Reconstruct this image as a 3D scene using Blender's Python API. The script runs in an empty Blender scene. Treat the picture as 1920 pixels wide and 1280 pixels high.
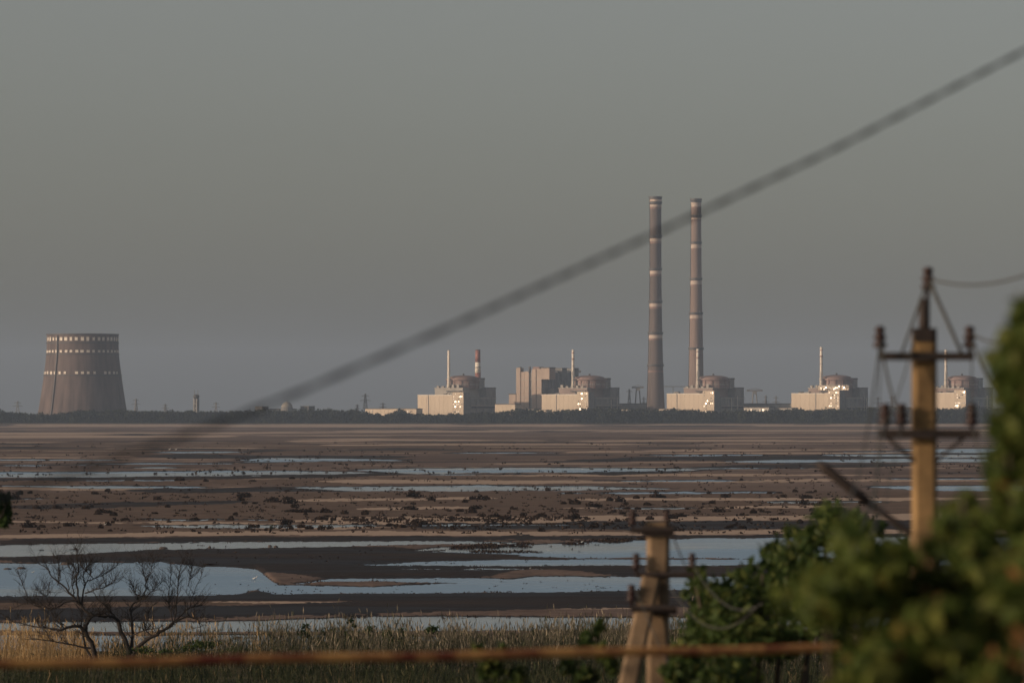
import bpy, math, random
import numpy as np
from mathutils import Vector, Matrix

random.seed(7)
RNG = np.random.default_rng(11)
R = math.radians
sc = bpy.context.scene
COL = sc.collection

# ------------------------------------------------------------------ camera
F = 8860.0          # focal length in photograph pixels (1920 wide)
EYE = 22.0          # camera height above the drained lake bed
HOR = 768.0         # horizon row
cam_d = bpy.data.cameras.new('camera')
cam = bpy.data.objects.new('camera', cam_d); COL.objects.link(cam)
cam.location = (0, 0, EYE); cam.rotation_euler = (math.pi / 2, 0, 0)
cam_d.sensor_width = 36; cam_d.lens = F * 36 / 1920
cam_d.shift_y = (HOR - 640) / 1920
cam_d.clip_start = 0.5; cam_d.clip_end = 90000
cam_d.dof.use_dof = True; cam_d.dof.focus_distance = 520
cam_d.dof.aperture_fstop = 3.0
sc.camera = cam

# ------------------------------------------------------------------ sky, sun, exposure
SUN_EL, SUN_AZ = R(13), R(249)
w = bpy.data.worlds.new('World'); sc.world = w; w.use_nodes = True
nt = w.node_tree
sky = nt.nodes.new('ShaderNodeTexSky'); sky.sky_type = 'NISHITA'; sky.sun_disc = False
sky.sun_elevation = SUN_EL; sky.sun_rotation = SUN_AZ
sky.air_density = 0.72; sky.dust_density = 2.3; sky.ozone_density = 1.6
hs = nt.nodes.new('ShaderNodeHueSaturation'); hs.inputs['Saturation'].default_value = 0.55
nt.links.new(sky.outputs[0], hs.inputs['Color'])
tn = nt.nodes.new('ShaderNodeMix'); tn.data_type = 'RGBA'; tn.blend_type = 'MULTIPLY'; tn.inputs[0].default_value = 1
tn.inputs[7].default_value = (1.105, 1.0, .865, 1)
nt.links.new(hs.outputs[0], tn.inputs[6]); nt.links.new(tn.outputs[2], nt.nodes['Background'].inputs[0])
nt.nodes['Background'].inputs[1].default_value = 0.09
to_sun = Vector((math.sin(SUN_AZ) * math.cos(SUN_EL), math.cos(SUN_AZ) * math.cos(SUN_EL), math.sin(SUN_EL)))
sd = bpy.data.lights.new('sun', 'SUN'); sd.energy = 3.1; sd.angle = R(0.5); sd.color = (1, .73, .5)
so = bpy.data.objects.new('sun', sd); COL.objects.link(so)
so.rotation_euler = (-to_sun).to_track_quat('-Z', 'Y').to_euler()
sc.view_settings.view_transform = 'Standard'; sc.view_settings.look = 'None'
sc.view_settings.exposure = 0.0; sc.view_settings.gamma = 1
sc.cycles.use_denoising = True
sc.cycles.max_bounces = 6; sc.cycles.diffuse_bounces = 2; sc.cycles.glossy_bounces = 2
sc.cycles.transparent_max_bounces = 8; sc.cycles.volume_bounces = 0

# ------------------------------------------------------------------ helpers
def P(px, py, d):
    return Vector(((px - 960) * d / F, d, EYE + (HOR - py) * d / F))

def mesh(name, verts, faces, mats, fmat=None, smooth=False):
    me = bpy.data.meshes.new(name)
    me.from_pydata([tuple(v) for v in verts], [], [tuple(f) for f in faces])
    for m in (mats if isinstance(mats, (list, tuple)) else [mats]):
        me.materials.append(m)
    if fmat is not None:
        me.polygons.foreach_set('material_index', fmat)
    if smooth:
        me.polygons.foreach_set('use_smooth', [True] * len(me.polygons))
    me.update()
    return me

def obj(name, me, parent=None, loc=None, label=None, cat=None, group=None, kind=None):
    o = bpy.data.objects.new(name, me); COL.objects.link(o)
    if parent is not None: o.parent = parent
    if loc is not None: o.location = loc
    if label: o['label'] = label
    if cat: o['category'] = cat
    if group: o['group'] = group
    if kind: o['kind'] = kind
    return o

def copy_tree(o, parent=None):
    c = o.copy(); COL.objects.link(c); c.parent = parent
    for ch in list(o.children): copy_tree(ch, c)
    return c

class MB:
    def __init__(s): s.v = []; s.f = []
    def box(s, x0, x1, y0, y1, z0, z1):
        n = len(s.v)
        s.v += [(x0,y0,z0),(x1,y0,z0),(x1,y1,z0),(x0,y1,z0),(x0,y0,z1),(x1,y0,z1),(x1,y1,z1),(x0,y1,z1)]
        s.f += [tuple(n+i for i in q) for q in ((0,3,2,1),(4,5,6,7),(0,1,5,4),(1,2,6,5),(2,3,7,6),(3,0,4,7))]
        return s
    def lathe(s, prof, n=24, cx=0, cy=0, cap=True):
        b = len(s.v)
        for r, z in prof:
            for i in range(n):
                a = 2*math.pi*i/n
                s.v.append((cx+r*math.cos(a), cy+r*math.sin(a), z))
        for j in range(len(prof)-1):
            for i in range(n):
                k = (i+1) % n
                s.f.append((b+j*n+i, b+j*n+k, b+(j+1)*n+k, b+(j+1)*n+i))
        if cap:
            s.f.append(tuple(b+i for i in range(n))[::-1])
            s.f.append(tuple(b+(len(prof)-1)*n+i for i in range(n)))
        return s
    def tube(s, pts, rad, n=5):
        pts = [Vector(p) for p in pts]
        if not hasattr(rad, '__len__'): rad = [rad]*len(pts)
        b = len(s.v); m = len(pts)
        t0 = (pts[1]-pts[0]).normalized()
        u = t0.cross(Vector((0,0,1)) if abs(t0.z) < .9 else Vector((1,0,0))).normalized()
        for i, p in enumerate(pts):
            t = (pts[min(i+1,m-1)]-pts[max(i-1,0)]).normalized()
            u = (u - t*u.dot(t)).normalized(); vv = t.cross(u)
            for k in range(n):
                a = 2*math.pi*k/n
                s.v.append(p + (u*math.cos(a)+vv*math.sin(a))*rad[i])
        for i in range(m-1):
            for k in range(n):
                l = (k+1) % n
                s.f.append((b+i*n+k, b+i*n+l, b+(i+1)*n+l, b+(i+1)*n+k))
        s.f.append(tuple(b+k for k in range(n))[::-1]); s.f.append(tuple(b+(m-1)*n+k for k in range(n)))
        return s
    def build(s, name, mat, parent=None, smooth=False, **kw):
        return obj(name, mesh(name, s.v, s.f, mat, smooth=smooth), parent, **kw)

# value noise
_tab = RNG.random((512, 512))
def vnoise(x, y):
    xi = np.floor(x).astype(int); yi = np.floor(y).astype(int)
    fx = x-xi; fy = y-yi
    fx = fx*fx*(3-2*fx); fy = fy*fy*(3-2*fy)
    a = _tab[xi & 511, yi & 511]; b = _tab[(xi+1) & 511, yi & 511]
    c = _tab[xi & 511, (yi+1) & 511]; d = _tab[(xi+1) & 511, (yi+1) & 511]
    return (a*(1-fx)+b*fx)*(1-fy)+(c*(1-fx)+d*fx)*fy
def fbm(x, y, o=4):
    s = 0; a = .5; t = 0
    for i in range(o):
        s = s + a*vnoise(x*2**i+17.3*i, y*2**i+5.1*i); t += a; a *= .5
    return s/t
def sstep(a, b, x):
    t = np.clip((x-a)/(b-a), 0, 1); return t*t*(3-2*t)

# ------------------------------------------------------------------ materials
def mat(name, color, rough=.85, var=.18, scale=1.0, bump=0.0, metal=0, color2=None, stretch=(1,1,1), spec=.5, objrand=0, detail=5, hard=.18):
    m = bpy.data.materials.new(name); m.use_nodes = True
    n = m.node_tree.nodes; L = m.node_tree.links; b = n['Principled BSDF']
    b.inputs['Roughness'].default_value = rough; b.inputs['Metallic'].default_value = metal
    b.inputs['Specular IOR Level'].default_value = spec
    tc = n.new('ShaderNodeTexCoord'); mp = n.new('ShaderNodeMapping'); mp.inputs['Scale'].default_value = stretch
    L.new(tc.outputs['Object'], mp.inputs[0])
    nz = n.new('ShaderNodeTexNoise'); nz.inputs['Scale'].default_value = scale; nz.inputs['Detail'].default_value = detail
    nz.inputs['Roughness'].default_value = .62
    L.new(mp.outputs[0], nz.inputs['Vector'])
    cr = n.new('ShaderNodeValToRGB'); cr.color_ramp.elements[0].position = .5-hard; cr.color_ramp.elements[1].position = .5+hard
    c = Vector(color); c2 = Vector(color2) if color2 else c
    cr.color_ramp.elements[0].color = (*(c*(1-var)), 1); cr.color_ramp.elements[1].color = (*(c2*(1+(0 if color2 else var))), 1)
    L.new(nz.outputs[0], cr.inputs[0]); out = cr.outputs[0]
    if objrand:
        oi = n.new('ShaderNodeObjectInfo'); mr = n.new('ShaderNodeMapRange')
        mr.inputs[3].default_value = 1-objrand; mr.inputs[4].default_value = 1+objrand
        L.new(oi.outputs['Random'], mr.inputs[0])
        h = n.new('ShaderNodeHueSaturation'); L.new(out, h.inputs['Color']); L.new(mr.outputs[0], h.inputs['Value']); out = h.outputs[0]
    L.new(out, b.inputs['Base Color'])
    if bump:
        bp = n.new('ShaderNodeBump'); bp.inputs['Strength'].default_value = bump
        L.new(nz.outputs[0], bp.inputs['Height']); L.new(bp.outputs[0], b.inputs['Normal'])
    return m

def leafmat(name, stops, transl=.35, rough=.6):
    """leaf colour from the per-leaf attribute 'tint'"""
    m = bpy.data.materials.new(name); m.use_nodes = True
    n = m.node_tree.nodes; L = m.node_tree.links; b = n['Principled BSDF']
    at = n.new('ShaderNodeAttribute'); at.attribute_name = 'tint'
    cr = n.new('ShaderNodeValToRGB'); e = cr.color_ramp.elements
    while len(e) < len(stops): e.new(.5)
    for i, (p, c) in enumerate(stops): e[i].position = p; e[i].color = (*c, 1)
    L.new(at.outputs['Fac'], cr.inputs[0]); L.new(cr.outputs[0], b.inputs['Base Color'])
    b.inputs['Roughness'].default_value = rough; b.inputs['Specular IOR Level'].default_value = .12
    if transl:
        t = n.new('ShaderNodeBsdfTranslucent'); L.new(cr.outputs[0], t.inputs[0])
        mx = n.new('ShaderNodeMixShader'); mx.inputs[0].default_value = transl
        L.new(b.outputs[0], mx.inputs[1]); L.new(t.outputs[0], mx.inputs[2])
        L.new(mx.outputs[0], n['Material Output'].inputs[0])
    return m

M = {}
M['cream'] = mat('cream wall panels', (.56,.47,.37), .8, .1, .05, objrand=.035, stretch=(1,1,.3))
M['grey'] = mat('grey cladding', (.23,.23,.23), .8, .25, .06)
M['grey2'] = mat('pale grey concrete', (.36,.34,.31), .85, .2, .05)
M['red'] = mat('weathered red containment', (.26,.185,.17), .85, .22, .07)
M['mauve'] = mat('grey mauve concrete', (.27,.21,.19), .85, .2, .06)
M['redtop'] = mat('weathered red dome', (.215,.145,.13), .8, .18, .09)
M['dark'] = mat('dark steel', (.06,.06,.065), .6, .2, .3)
M['roof'] = mat('bitumen roof', (.10,.09,.085), .9, .2, .1)
M['white'] = mat('white paint', (.72,.66,.58), .7, .1, .12)
M['ring'] = mat('faded ring paint', (.47,.39,.34), .8, .2, .1)
M['redpaint'] = mat('red paint', (.27,.11,.09), .7, .15, .12)
M['tower'] = mat('cooling tower concrete', (.108,.082,.076), .9, .5, .05, stretch=(2.2,2.2,.12), detail=7)
M['stackA'] = mat('dark streaked chimney concrete', (.12,.098,.092), .9, .38, .09, stretch=(1,1,.06))  # darker concrete with random vertical streaks all round
M['stackB'] = mat('chimney concrete', (.22,.165,.145), .9, .25, .09, stretch=(1,1,.06))
M['steel'] = mat('galvanised steel', (.16,.16,.17), .6, .2, .4)
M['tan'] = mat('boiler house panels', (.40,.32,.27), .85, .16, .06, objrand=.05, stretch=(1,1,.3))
M['pane'] = mat('window glass', (.16,.15,.14), .22, .05, .2, metal=1)
M['rock'] = mat('dark stone', (.07,.055,.05), .9, .3, 2)
M['bark'] = mat('dead bark', (.02,.016,.015), .95, .35, 6)
M['bark2'] = mat('tree bark', (.07,.055,.04), .95, .35, 8)
M['bird'] = mat('white feathers', (.75,.74,.7), .8, .05, 5)
M['concrete'] = mat('weathered pole concrete', (.20,.128,.058), .9, .5, 3, bump=.4, detail=8)
M['concrete2'] = mat('grey pole concrete', (.16,.112,.07), .9, .5, 3, bump=.4, detail=8)
M['iron'] = mat('dark rusted iron', (.022,.015,.014), .75, .4, 12, bump=.2)
M['porcelain'] = mat('brown glazed porcelain', (.030,.013,.012), .3, .25, 12)
M['wire'] = mat('aluminium wire', (.05,.052,.05), .8, .2, 9)
M['cable'] = mat('black cable sheath', (.016,.016,.018), .6, .2, 30)
M['pipe'] = mat('rusty yellow pipe', (.20,.035,.015), .7, 0, 3.2, color2=(.74,.37,.115), stretch=(1,1,1), bump=.2, detail=7, hard=.09)
M['shrub'] = leafmat('saltmarsh shrub', [(0,(.018,.012,.011)),(.7,(.036,.024,.019)),(1,(.06,.042,.028))], .15, .9)
M['greenshrub'] = leafmat('green marsh shrub', [(0,(.02,.024,.014)),(1,(.045,.05,.026))], .15, .9)
M['far'] = leafmat('far tree foliage', [(0,(.016,.022,.014)),(1,(.04,.046,.026))], .15, .9)
M['leafA'] = leafmat('broad leaves', [(0,(.030,.054,.014)),(.5,(.085,.118,.028)),(.88,(.175,.185,.05)),(.975,(.15,.12,.03)),(1,(.24,.12,.05))], .4, .5)
M['leafB'] = leafmat('dark green leaves', [(0,(.02,.042,.015)),(.6,(.055,.085,.024)),(1,(.12,.135,.04))], .4, .5)
M['reed_gold'] = leafmat('golden reeds', [(0,(.19,.12,.06)),(.55,(.38,.26,.13)),(1,(.5,.38,.22))], .3, .8)
M['reed_green'] = leafmat('green reeds', [(0,(.014,.022,.014)),(.55,(.035,.045,.022)),(.85,(.075,.075,.04)),(1,(.16,.12,.07))], .3, .8)
M['reed_pale'] = leafmat('pale reeds', [(0,(.022,.026,.018)),(.35,(.07,.07,.045)),(.7,(.17,.15,.11)),(1,(.34,.29,.22))], .3, .8)

# mud flats: dry brown silt, pale sand, dark wet mud, from mapped attributes
def mudmat():
    m = bpy.data.materials.new('lake bed mud'); m.use_nodes = True
    n = m.node_tree.nodes; L = m.node_tree.links; b = n['Principled BSDF']
    def attr(k):
        a = n.new('ShaderNodeAttribute'); a.attribute_name = k; return a.outputs['Fac']
    tc = n.new('ShaderNodeTexCoord')
    def noise(scale, detail, st=(1,1,1)):
        mp = n.new('ShaderNodeMapping'); mp.inputs['Scale'].default_value = st; L.new(tc.outputs['Object'], mp.inputs[0])
        z = n.new('ShaderNodeTexNoise'); z.inputs['Scale'].default_value = scale; z.inputs['Detail'].default_value = detail
        z.inputs['Roughness'].default_value = .65; L.new(mp.outputs[0], z.inputs['Vector']); return z.outputs[0]
    def math_(op, a, c):
        k = n.new('ShaderNodeMath'); k.operation = op; k.use_clamp = False
        for i, v in enumerate((a, c)):
            if isinstance(v, (int, float)): k.inputs[i].default_value = v
            else: L.new(v, k.inputs[i])
        return k.outputs[0]
    def ramp(v, a, c):
        r = n.new('ShaderNodeMapRange'); r.interpolation_type = 'SMOOTHSTEP'
        r.inputs[1].default_value = a; r.inputs[2].default_value = c; L.new(v, r.inputs[0]); return r.outputs[0]
    def mix(f, a, c):
        k = n.new('ShaderNodeMix'); k.data_type = 'RGBA'; L.new(f, k.inputs[0])
        for i, v in ((6, a), (7, c)):
            if isinstance(v, tuple): k.inputs[i].default_value = (*v, 1)
            else: L.new(v, k.inputs[i])
        return k.outputs[2]
    nb = noise(.010, 8, (1,.4,1)); nf = noise(.12, 8)
    base = mix(ramp(nb, .3, .7), (.128,.091,.076), (.215,.160,.134))
    base = mix(ramp(nf, .45, .75), base, (.092,.062,.052))
    nm = noise(.9, 6, (.7,1,1))
    base = mix(ramp(nm, .5, .72), base, (.085,.060,.050))
    base = mix(attr('veg'), base, mix(ramp(nf, .35, .65), (.092,.063,.048), (.17,.118,.087)))
    sv = math_('ADD', attr('sand'), math_('MULTIPLY', math_('SUBTRACT', nf, .5), .9))
    base = mix(ramp(sv, .35, .7), base, (.42,.32,.25))
    wv = ramp(math_('ADD', attr('wet'), math_('MULTIPLY', math_('SUBTRACT', nf, .5), .5)), .3, .65)
    nw = noise(.035, 7, (.35,1,1)); nw2 = noise(.35, 6, (.3,1,1))
    wetc = mix(ramp(nw, .42, .7), (.017,.014,.015), (.055,.041,.035))
    wetc = mix(ramp(nw2, .62, .78), wetc, (.08,.056,.044))
    base = mix(wv, base, wetc)
    base = mix(attr('bank'), base, mix(ramp(nf, .3, .7), (.03,.032,.015), (.10,.085,.045)))
    L.new(base, b.inputs['Base Color'])
    rr = n.new('ShaderNodeMapRange'); rr.inputs[3].default_value = .95; rr.inputs[4].default_value = .6
    L.new(math_('MULTIPLY', wv, ramp(nw, .62, .40)), rr.inputs[0]); L.new(rr.outputs[0], b.inputs['Roughness'])
    b.inputs['Specular IOR Level'].default_value = .07
    return m
M['mud'] = mudmat()

def watermat():
    m = bpy.data.materials.new('shallow water'); m.use_nodes = True
    n = m.node_tree.nodes; L = m.node_tree.links; b = n['Principled BSDF']
    b.inputs['Base Color'].default_value = (.17,.30,.45,1)
    b.inputs['Roughness'].default_value = .28; b.inputs['IOR'].default_value = 1.5
    tc = n.new('ShaderNodeTexCoord'); mp = n.new('ShaderNodeMapping'); mp.inputs['Scale'].default_value = (.6,1,1)
    L.new(tc.outputs['Object'], mp.inputs[0])
    z = n.new('ShaderNodeTexNoise'); z.inputs['Scale'].default_value = 1.3; z.inputs['Detail'].default_value = 4; L.new(mp.outputs[0], z.inputs['Vector'])
    z2 = n.new('ShaderNodeTexNoise'); z2.inputs['Scale'].default_value = .011; z2.inputs['Detail'].default_value = 5; L.new(mp.outputs[0], z2.inputs['Vector'])
    mr = n.new('ShaderNodeMapRange'); mr.inputs[1].default_value = .38; mr.inputs[2].default_value = .62; mr.inputs[3].default_value = .05; mr.inputs[4].default_value = .9
    L.new(z2.outputs[0], mr.inputs[0])
    mrr = n.new('ShaderNodeMapRange'); mrr.inputs[1].default_value = .40; mrr.inputs[2].default_value = .58; mrr.inputs[3].default_value = .1; mrr.inputs[4].default_value = .3
    L.new(z2.outputs[0], mrr.inputs[0]); L.new(mrr.outputs[0], b.inputs['Roughness'])
    mc = n.new('ShaderNodeValToRGB'); mc.color_ramp.elements[0].position = .40; mc.color_ramp.elements[1].position = .56
    mc.color_ramp.elements[0].color = (.20,.27,.33,1); mc.color_ramp.elements[1].color = (.17,.31,.47,1)  # reflected sky painted into base colour: greyer calm zones, bluer rippled zones
    L.new(z2.outputs[0], mc.inputs[0]); L.new(mc.outputs[0], b.inputs['Base Color'])
    bp = n.new('ShaderNodeBump'); bp.inputs['Distance'].default_value = .12
    L.new(mr.outputs[0], bp.inputs['Strength']); L.new(z.outputs[0], bp.inputs['Height']); L.new(bp.outputs[0], b.inputs['Normal'])
    return m
M['water'] = watermat()

# ------------------------------------------------------------------ lake bed: where water, sand and wet mud lie
# strips: control points (x, top row, bottom row) on the photograph, mapped to the lake bed through px(), py()
WATER = [
 [(-700,1190,1250),(200,1190,1245),(500,1190,1240),(760,1192,1205)],
 [(-700,1168,1182),(40,1166,1182),(330,1165,1186),(480,1163,1184),(700,1156,1184),(920,1156,1182),(1180,1158,1180),(1700,1156,1180),(2600,1150,1180)],
 [(-700,1058,1122),(0,1055,1118),(300,1054,1117),(380,1062,1116),(440,1064,1115),(480,1066,1105),(520,1096,1114),(700,1100,1113),(900,1092,1111),(1000,1080,1110),(1180,1081,1108),(1500,1082,1100),(1700,1086,1092)],
 [(560,1092,1095),(620,1085,1090),(780,1084,1091),(900,1083,1094)],
 [(-700,1024,1052),(0,1021,1045),(180,1019,1037),(300,1017,1030),(480,1015,1028),(700,1014,1023),(850,1014,1020),(960,1016,1019)],
 [(780,1031,1033),(830,1026,1032),(900,1025,1035),(1000,1020,1043),(1100,1016,1046),(1210,1011,1046),(1400,1008,1046),(1700,1007,1046),(2600,1006,1046)],
 [(700,1058,1059),(800,1052,1060),(960,1049,1061),(1200,1048,1060),(1700,1049,1059),(2600,1049,1059)],
 [(860,1031,1036),(1000,1034,1040),(1080,1036,1038)],
 [(300,984,987),(380,984,990),(560,983,989),(700,984,986)],
 [(560,913,914),(660,912,921),(900,910,920),(1100,912,919),(1250,915,917)],
 [(0,910,911),(180,911,916),(330,912,915),(400,914,915)],
 [(700,880,883),(780,878,888),(960,876,886),(1150,877,884),(1290,880,882)],
 [(-700,886,899),(0,885,895),(240,884,894),(470,882,890),(640,884,888),(700,886,887)],
 [(450,862,863),(510,858,864),(640,859,864),(740,862,864)],
 [(-700,861,864),(60,861,863),(200,862,863)],
 [(1380,864,866),(1450,862,867),(1700,860,866),(1900,860,866),(2600,858,866)],
 [(1700,842,844),(1760,841,849),(2000,841,849),(2600,838,848)],
 [(1560,852,854),(1760,852,858),(2600,850,858)],
 [(1650,912,914),(1740,911,920),(2000,910,920),(2600,908,918)],
 [(1060,924,925),(1300,922,925),(1450,923,924)],
]
_r = random.Random(21)
for _k in range(22):
    _x = _r.uniform(-200, 1700); _l = _r.uniform(90, 420); _y = _r.choice((_r.uniform(836, 906), _r.uniform(836, 906), _r.uniform(926, 992), _r.uniform(1064, 1080))); _t = _r.uniform(.5, 1.1)*(1 if _y < 900 else 1.5)
    WATER.append([(_x, _y, _y+.1), (_x+_l*.3, _y-_t, _y+_t), (_x+_l*.7, _y-_t-.5, _y+_t-.5), (_x+_l, _y-.6, _y-.5)])
WET = [
 [(760,986,989),(830,982,994),(1200,981,994),(1540,979,993),(2600,978,993)],
 [(-700,1044,1058),(0,1045,1054),(200,1034,1054),(330,1029,1056),(600,1024,1084),(850,1033,1092),(1000,1042,1066),(1200,1060,1082),(1700,1060,1084),(2600,1060,1084)],
 [(-700,1118,1136),(0,1118,1133),(480,1114,1130),(900,1112,1131),(1200,1108,1122),(2600,1108,1122)],
 [(-700,1145,1168),(0,1146,1165),(480,1138,1158),(800,1126,1150),(1000,1122,1146),(1200,1124,1142),(2600,1124,1140)],
 [(-700,1013,1022),(0,1014,1021),(480,1008,1015),(900,1008,1014),(1500,1004,1009),(2600,1003,1008)],
 [(0,898,902),(640,889,896),(760,880,890)],
 [(200,944,953),(40,950,955),(420,941,944)],
 [(330,916,926),(520,914,922),(640,912,922)],
 [(1150,884,892),(1380,874,880),(1500,872,878),(1650,870,876)],
 [(1100,862,866),(1400,856,862),(1900,848,856)],
 [(340,852,860),(500,855,859),(740,856,859)],
]
SAND = [
 [(-700,796,800),(0,796,800),(900,796,799.5),(2600,795.5,799)],
 [(-700,810,813),(0,811,815),(420,811,814),(640,808,812),(1000,806,810),(1500,806,809),(2600,805,808)],
 [(-700,819,823),(0,818,822),(420,817,820)], [(560,826,829),(760,824,827),(1000,825,827)],
 [(1100,826,829),(1300,825,828),(1700,826,829)], [(620,834,836),(900,832,835),(1160,833,835)],
 [(1240,844,847),(1500,843,845),(1700,842,844)],
 [(-700,1004,1012),(0,1005,1012),(480,998,1006),(900,999,1007),(1200,1000,1008),(1500,994,1003),(2600,994,1002)],
 [(0,914,920),(200,917,921),(460,913,918)], [(560,938,942),(640,936,941),(900,934,938)],
 [(640,972,984),(760,970,986),(1000,971,983),(1100,975,981)], [(1100,936,940),(1400,935,940),(1900,934,939)],
 [(1100,952,955),(1560,950,954)], [(1100,968,979),(1400,970,978),(1560,966,977),(2600,960,975)],
 [(300,978,984),(480,981,992),(640,982,994)], [(0,978,981),(200,980,984)],
 [(650,900,907),(1000,902,908),(1500,899,904),(2600,898,903)], [(900,890,893),(1200,890,894),(1600,890,893)],
 [(420,1130,1134),(600,1131,1136),(770,1133,1136)], [(1020,1140,1146),(860,1144,1148),(1200,1140,1146)],
 [(0,1128,1133),(160,1130,1134)], [(140,945,949),(300,944,948)], [(700,953,958),(860,951,955)],
]
VEG = [
 [(-700,924,1004),(0,924,1004),(700,924,1000),(1600,922,1000),(2600,922,998)],
 [(-700,830,856),(0,828,858),(500,826,852),(900,830,852)],
 [(-700,1132,1146),(0,1130,1146),(400,1128,1142)], [(500,1136,1142),(700,1140,1150)],
 [(-700,897,912),(640,896,910),(1000,893,900)],
]
def strip(s, X, Y):
    s = sorted(s)
    xs = [q[0] for q in s]
    t = np.interp(X, xs, [q[1] for q in s]); b = np.interp(X, xs, [q[2] for q in s])
    d = np.minimum(Y-t, b-Y)
    d = np.where(X < xs[0], d-(xs[0]-X)*.05, d); d = np.where(X > xs[-1], d-(X-xs[-1])*.05, d)
    return d
def field(L, X, Y):
    r = np.full_like(X, -50.)
    for s in L: r = np.maximum(r, strip(s, X, Y))
    return r

def bank_z(Y):
    return np.interp(Y, [-400,0,20,40,80,140,200,230,258,300,345,400], [21,19.2,17.2,14.8,13.2,11.9,10.5,9.8,8.9,4.5,.6,-.2])

def ground_height(X, Yd):
    """height of the ground sheet and its mapped attributes; X, Yd in metres"""
    Ys = np.maximum(Yd, 60.)
    px = 960 + X/Ys*F; py = HOR + EYE*F/Ys
    near = sstep(330, 420, Yd)
    n1 = fbm(px/70, py/3.2, 4)-.5; n2 = fbm(px/16+50, py/1.6, 3)-.5
    k = sstep(800, 1000, py)
    n3 = fbm(px/5+9, py/1.1+80, 2)-.5
    wob = n1*(2.2+7*k)+n2*(1.0+3*k)+n3*4.2*k
    Wd = field(WATER, px, py) + wob*.55
    s = np.clip(Wd, -6, 6)
    z = -s*np.interp(py, [795,880,960,1060,1200], [.10,.07,.05,.04,.04])
    z = np.clip(z, -.4, .22) + np.where(z > 0, (n1+.5)*.10*np.clip(z/.05,0,1), 0)
    wet = np.maximum(sstep(-2.5, .8, field(WET, px, py)+wob*.7), sstep(-1.8, -.2, Wd)*.9)
    streak = fbm(px/340+9, py/1.3+3, 4); streak2 = fbm(px/150+33, py/2.6, 4)
    farz = sstep(935, 860, py)
    wet = np.maximum(wet, sstep(.60, .72, fbm(px/260+70, py/2.2+40, 4))*.75*farz)
    sand = sstep(-1.2, 1.0, field(SAND, px, py)+wob*.5)
    sand = np.maximum(sand, sstep(.56, .70, streak)*(.55*farz+.25)*sstep(1010, 990, py))
    sand = np.maximum(sand, sstep(.62, .72, streak2)*.6*sstep(1160, 1100, py)*sstep(1000, 1040, py)*.4)
    veg = sstep(-2, 2.5, field(VEG, px, py)+wob)*.85
    zm = z*1.0
    zb = bank_z(Yd) + (fbm(X/9, Yd/9, 3)-.5)*.5
    far = sstep(6880, 7000, Yd)
    zfin = zb*(1-near)+zm*near
    zfin = zfin*(1-far)+(2.2+fbm(X/150, Yd/150, 3)*1.2)*far
    sand = sand*near*(1-far); wet = wet*near*(1-far); veg = veg*near*(1-far)
    bank = np.maximum(1-near, far)
    return zfin, sand, wet, veg, bank

def build_ground():
    rows = list(np.arange(-300, 0, 30)) + list(np.arange(0, 120, 6)) + list(np.arange(120, 400, 4))
    rows += [EYE*F/(y-HOR) for y in np.arange(HOR+EYE*F/400-.3, HOR+EYE*F/6960, -.55)]
    rows += [6960, 6985, 7010, 7040, 7100, 7200, 7400, 7800, 8600, 10000, 13000, 18000, 25000]
    rows = np.array(rows)
    u = np.concatenate([-np.linspace(1, .43, 26)[:-1], np.linspace(-.43, .43, 600), np.linspace(.43, 1, 26)[1:]])
    half = np.where(rows > 0, 60+.30*rows, 60)
    Xg = u[None, :]*half[:, None]; Yg = np.repeat(rows[:, None], len(u), 1)
    z, sand, wet, veg, bank = ground_height(Xg, Yg)
    nr, nc = Xg.shape
    co = np.stack([Xg, Yg, z], -1).reshape(-1, 3).astype(np.float32)
    i = (np.arange(nr-1)[:, None]*nc+np.arange(nc-1)[None, :]).reshape(-1)
    q = np.stack([i, i+1, i+nc+1, i+nc], 1).astype(np.int32)
    me = bpy.data.meshes.new('ground')
    me.vertices.add(len(co)); me.vertices.foreach_set('co', co.ravel())
    me.loops.add(q.size); me.loops.foreach_set('vertex_index', q.ravel())
    me.polygons.add(len(q)); me.polygons.foreach_set('loop_start', np.arange(0, q.size, 4, dtype=np.int32))
    me.polygons.foreach_set('loop_total', np.full(len(q), 4, dtype=np.int32))
    me.update(); me.validate()
    for k, a in (('sand', sand), ('wet', wet), ('veg', veg), ('bank', bank)):
        at = me.attributes.new(k, 'FLOAT', 'POINT'); at.data.foreach_set('value', a.ravel().astype(np.float32))
    me.polygons.foreach_set('use_smooth', [True]*len(me.polygons))
    me.materials.append(M['mud'])
    return obj('ground', me, kind='structure', label='drained lake bed of brown mud, sand and wet silt')
build_ground()
def gz(x, y):
    return float(ground_height(np.array([[float(x)]]), np.array([[float(y)]]))[0][0, 0])
def gzs(x, y):
    return ground_height(np.asarray(x, float)[None], np.asarray(y, float)[None])[0][0]

wv = [(-180,350,0),(180,350,0),(2150,6950,0),(-2150,6950,0)]
obj('water', mesh('water', wv, [(0,1,2,3)], M['water']), kind='structure', label='shallow pools of still grey-blue water')

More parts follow.
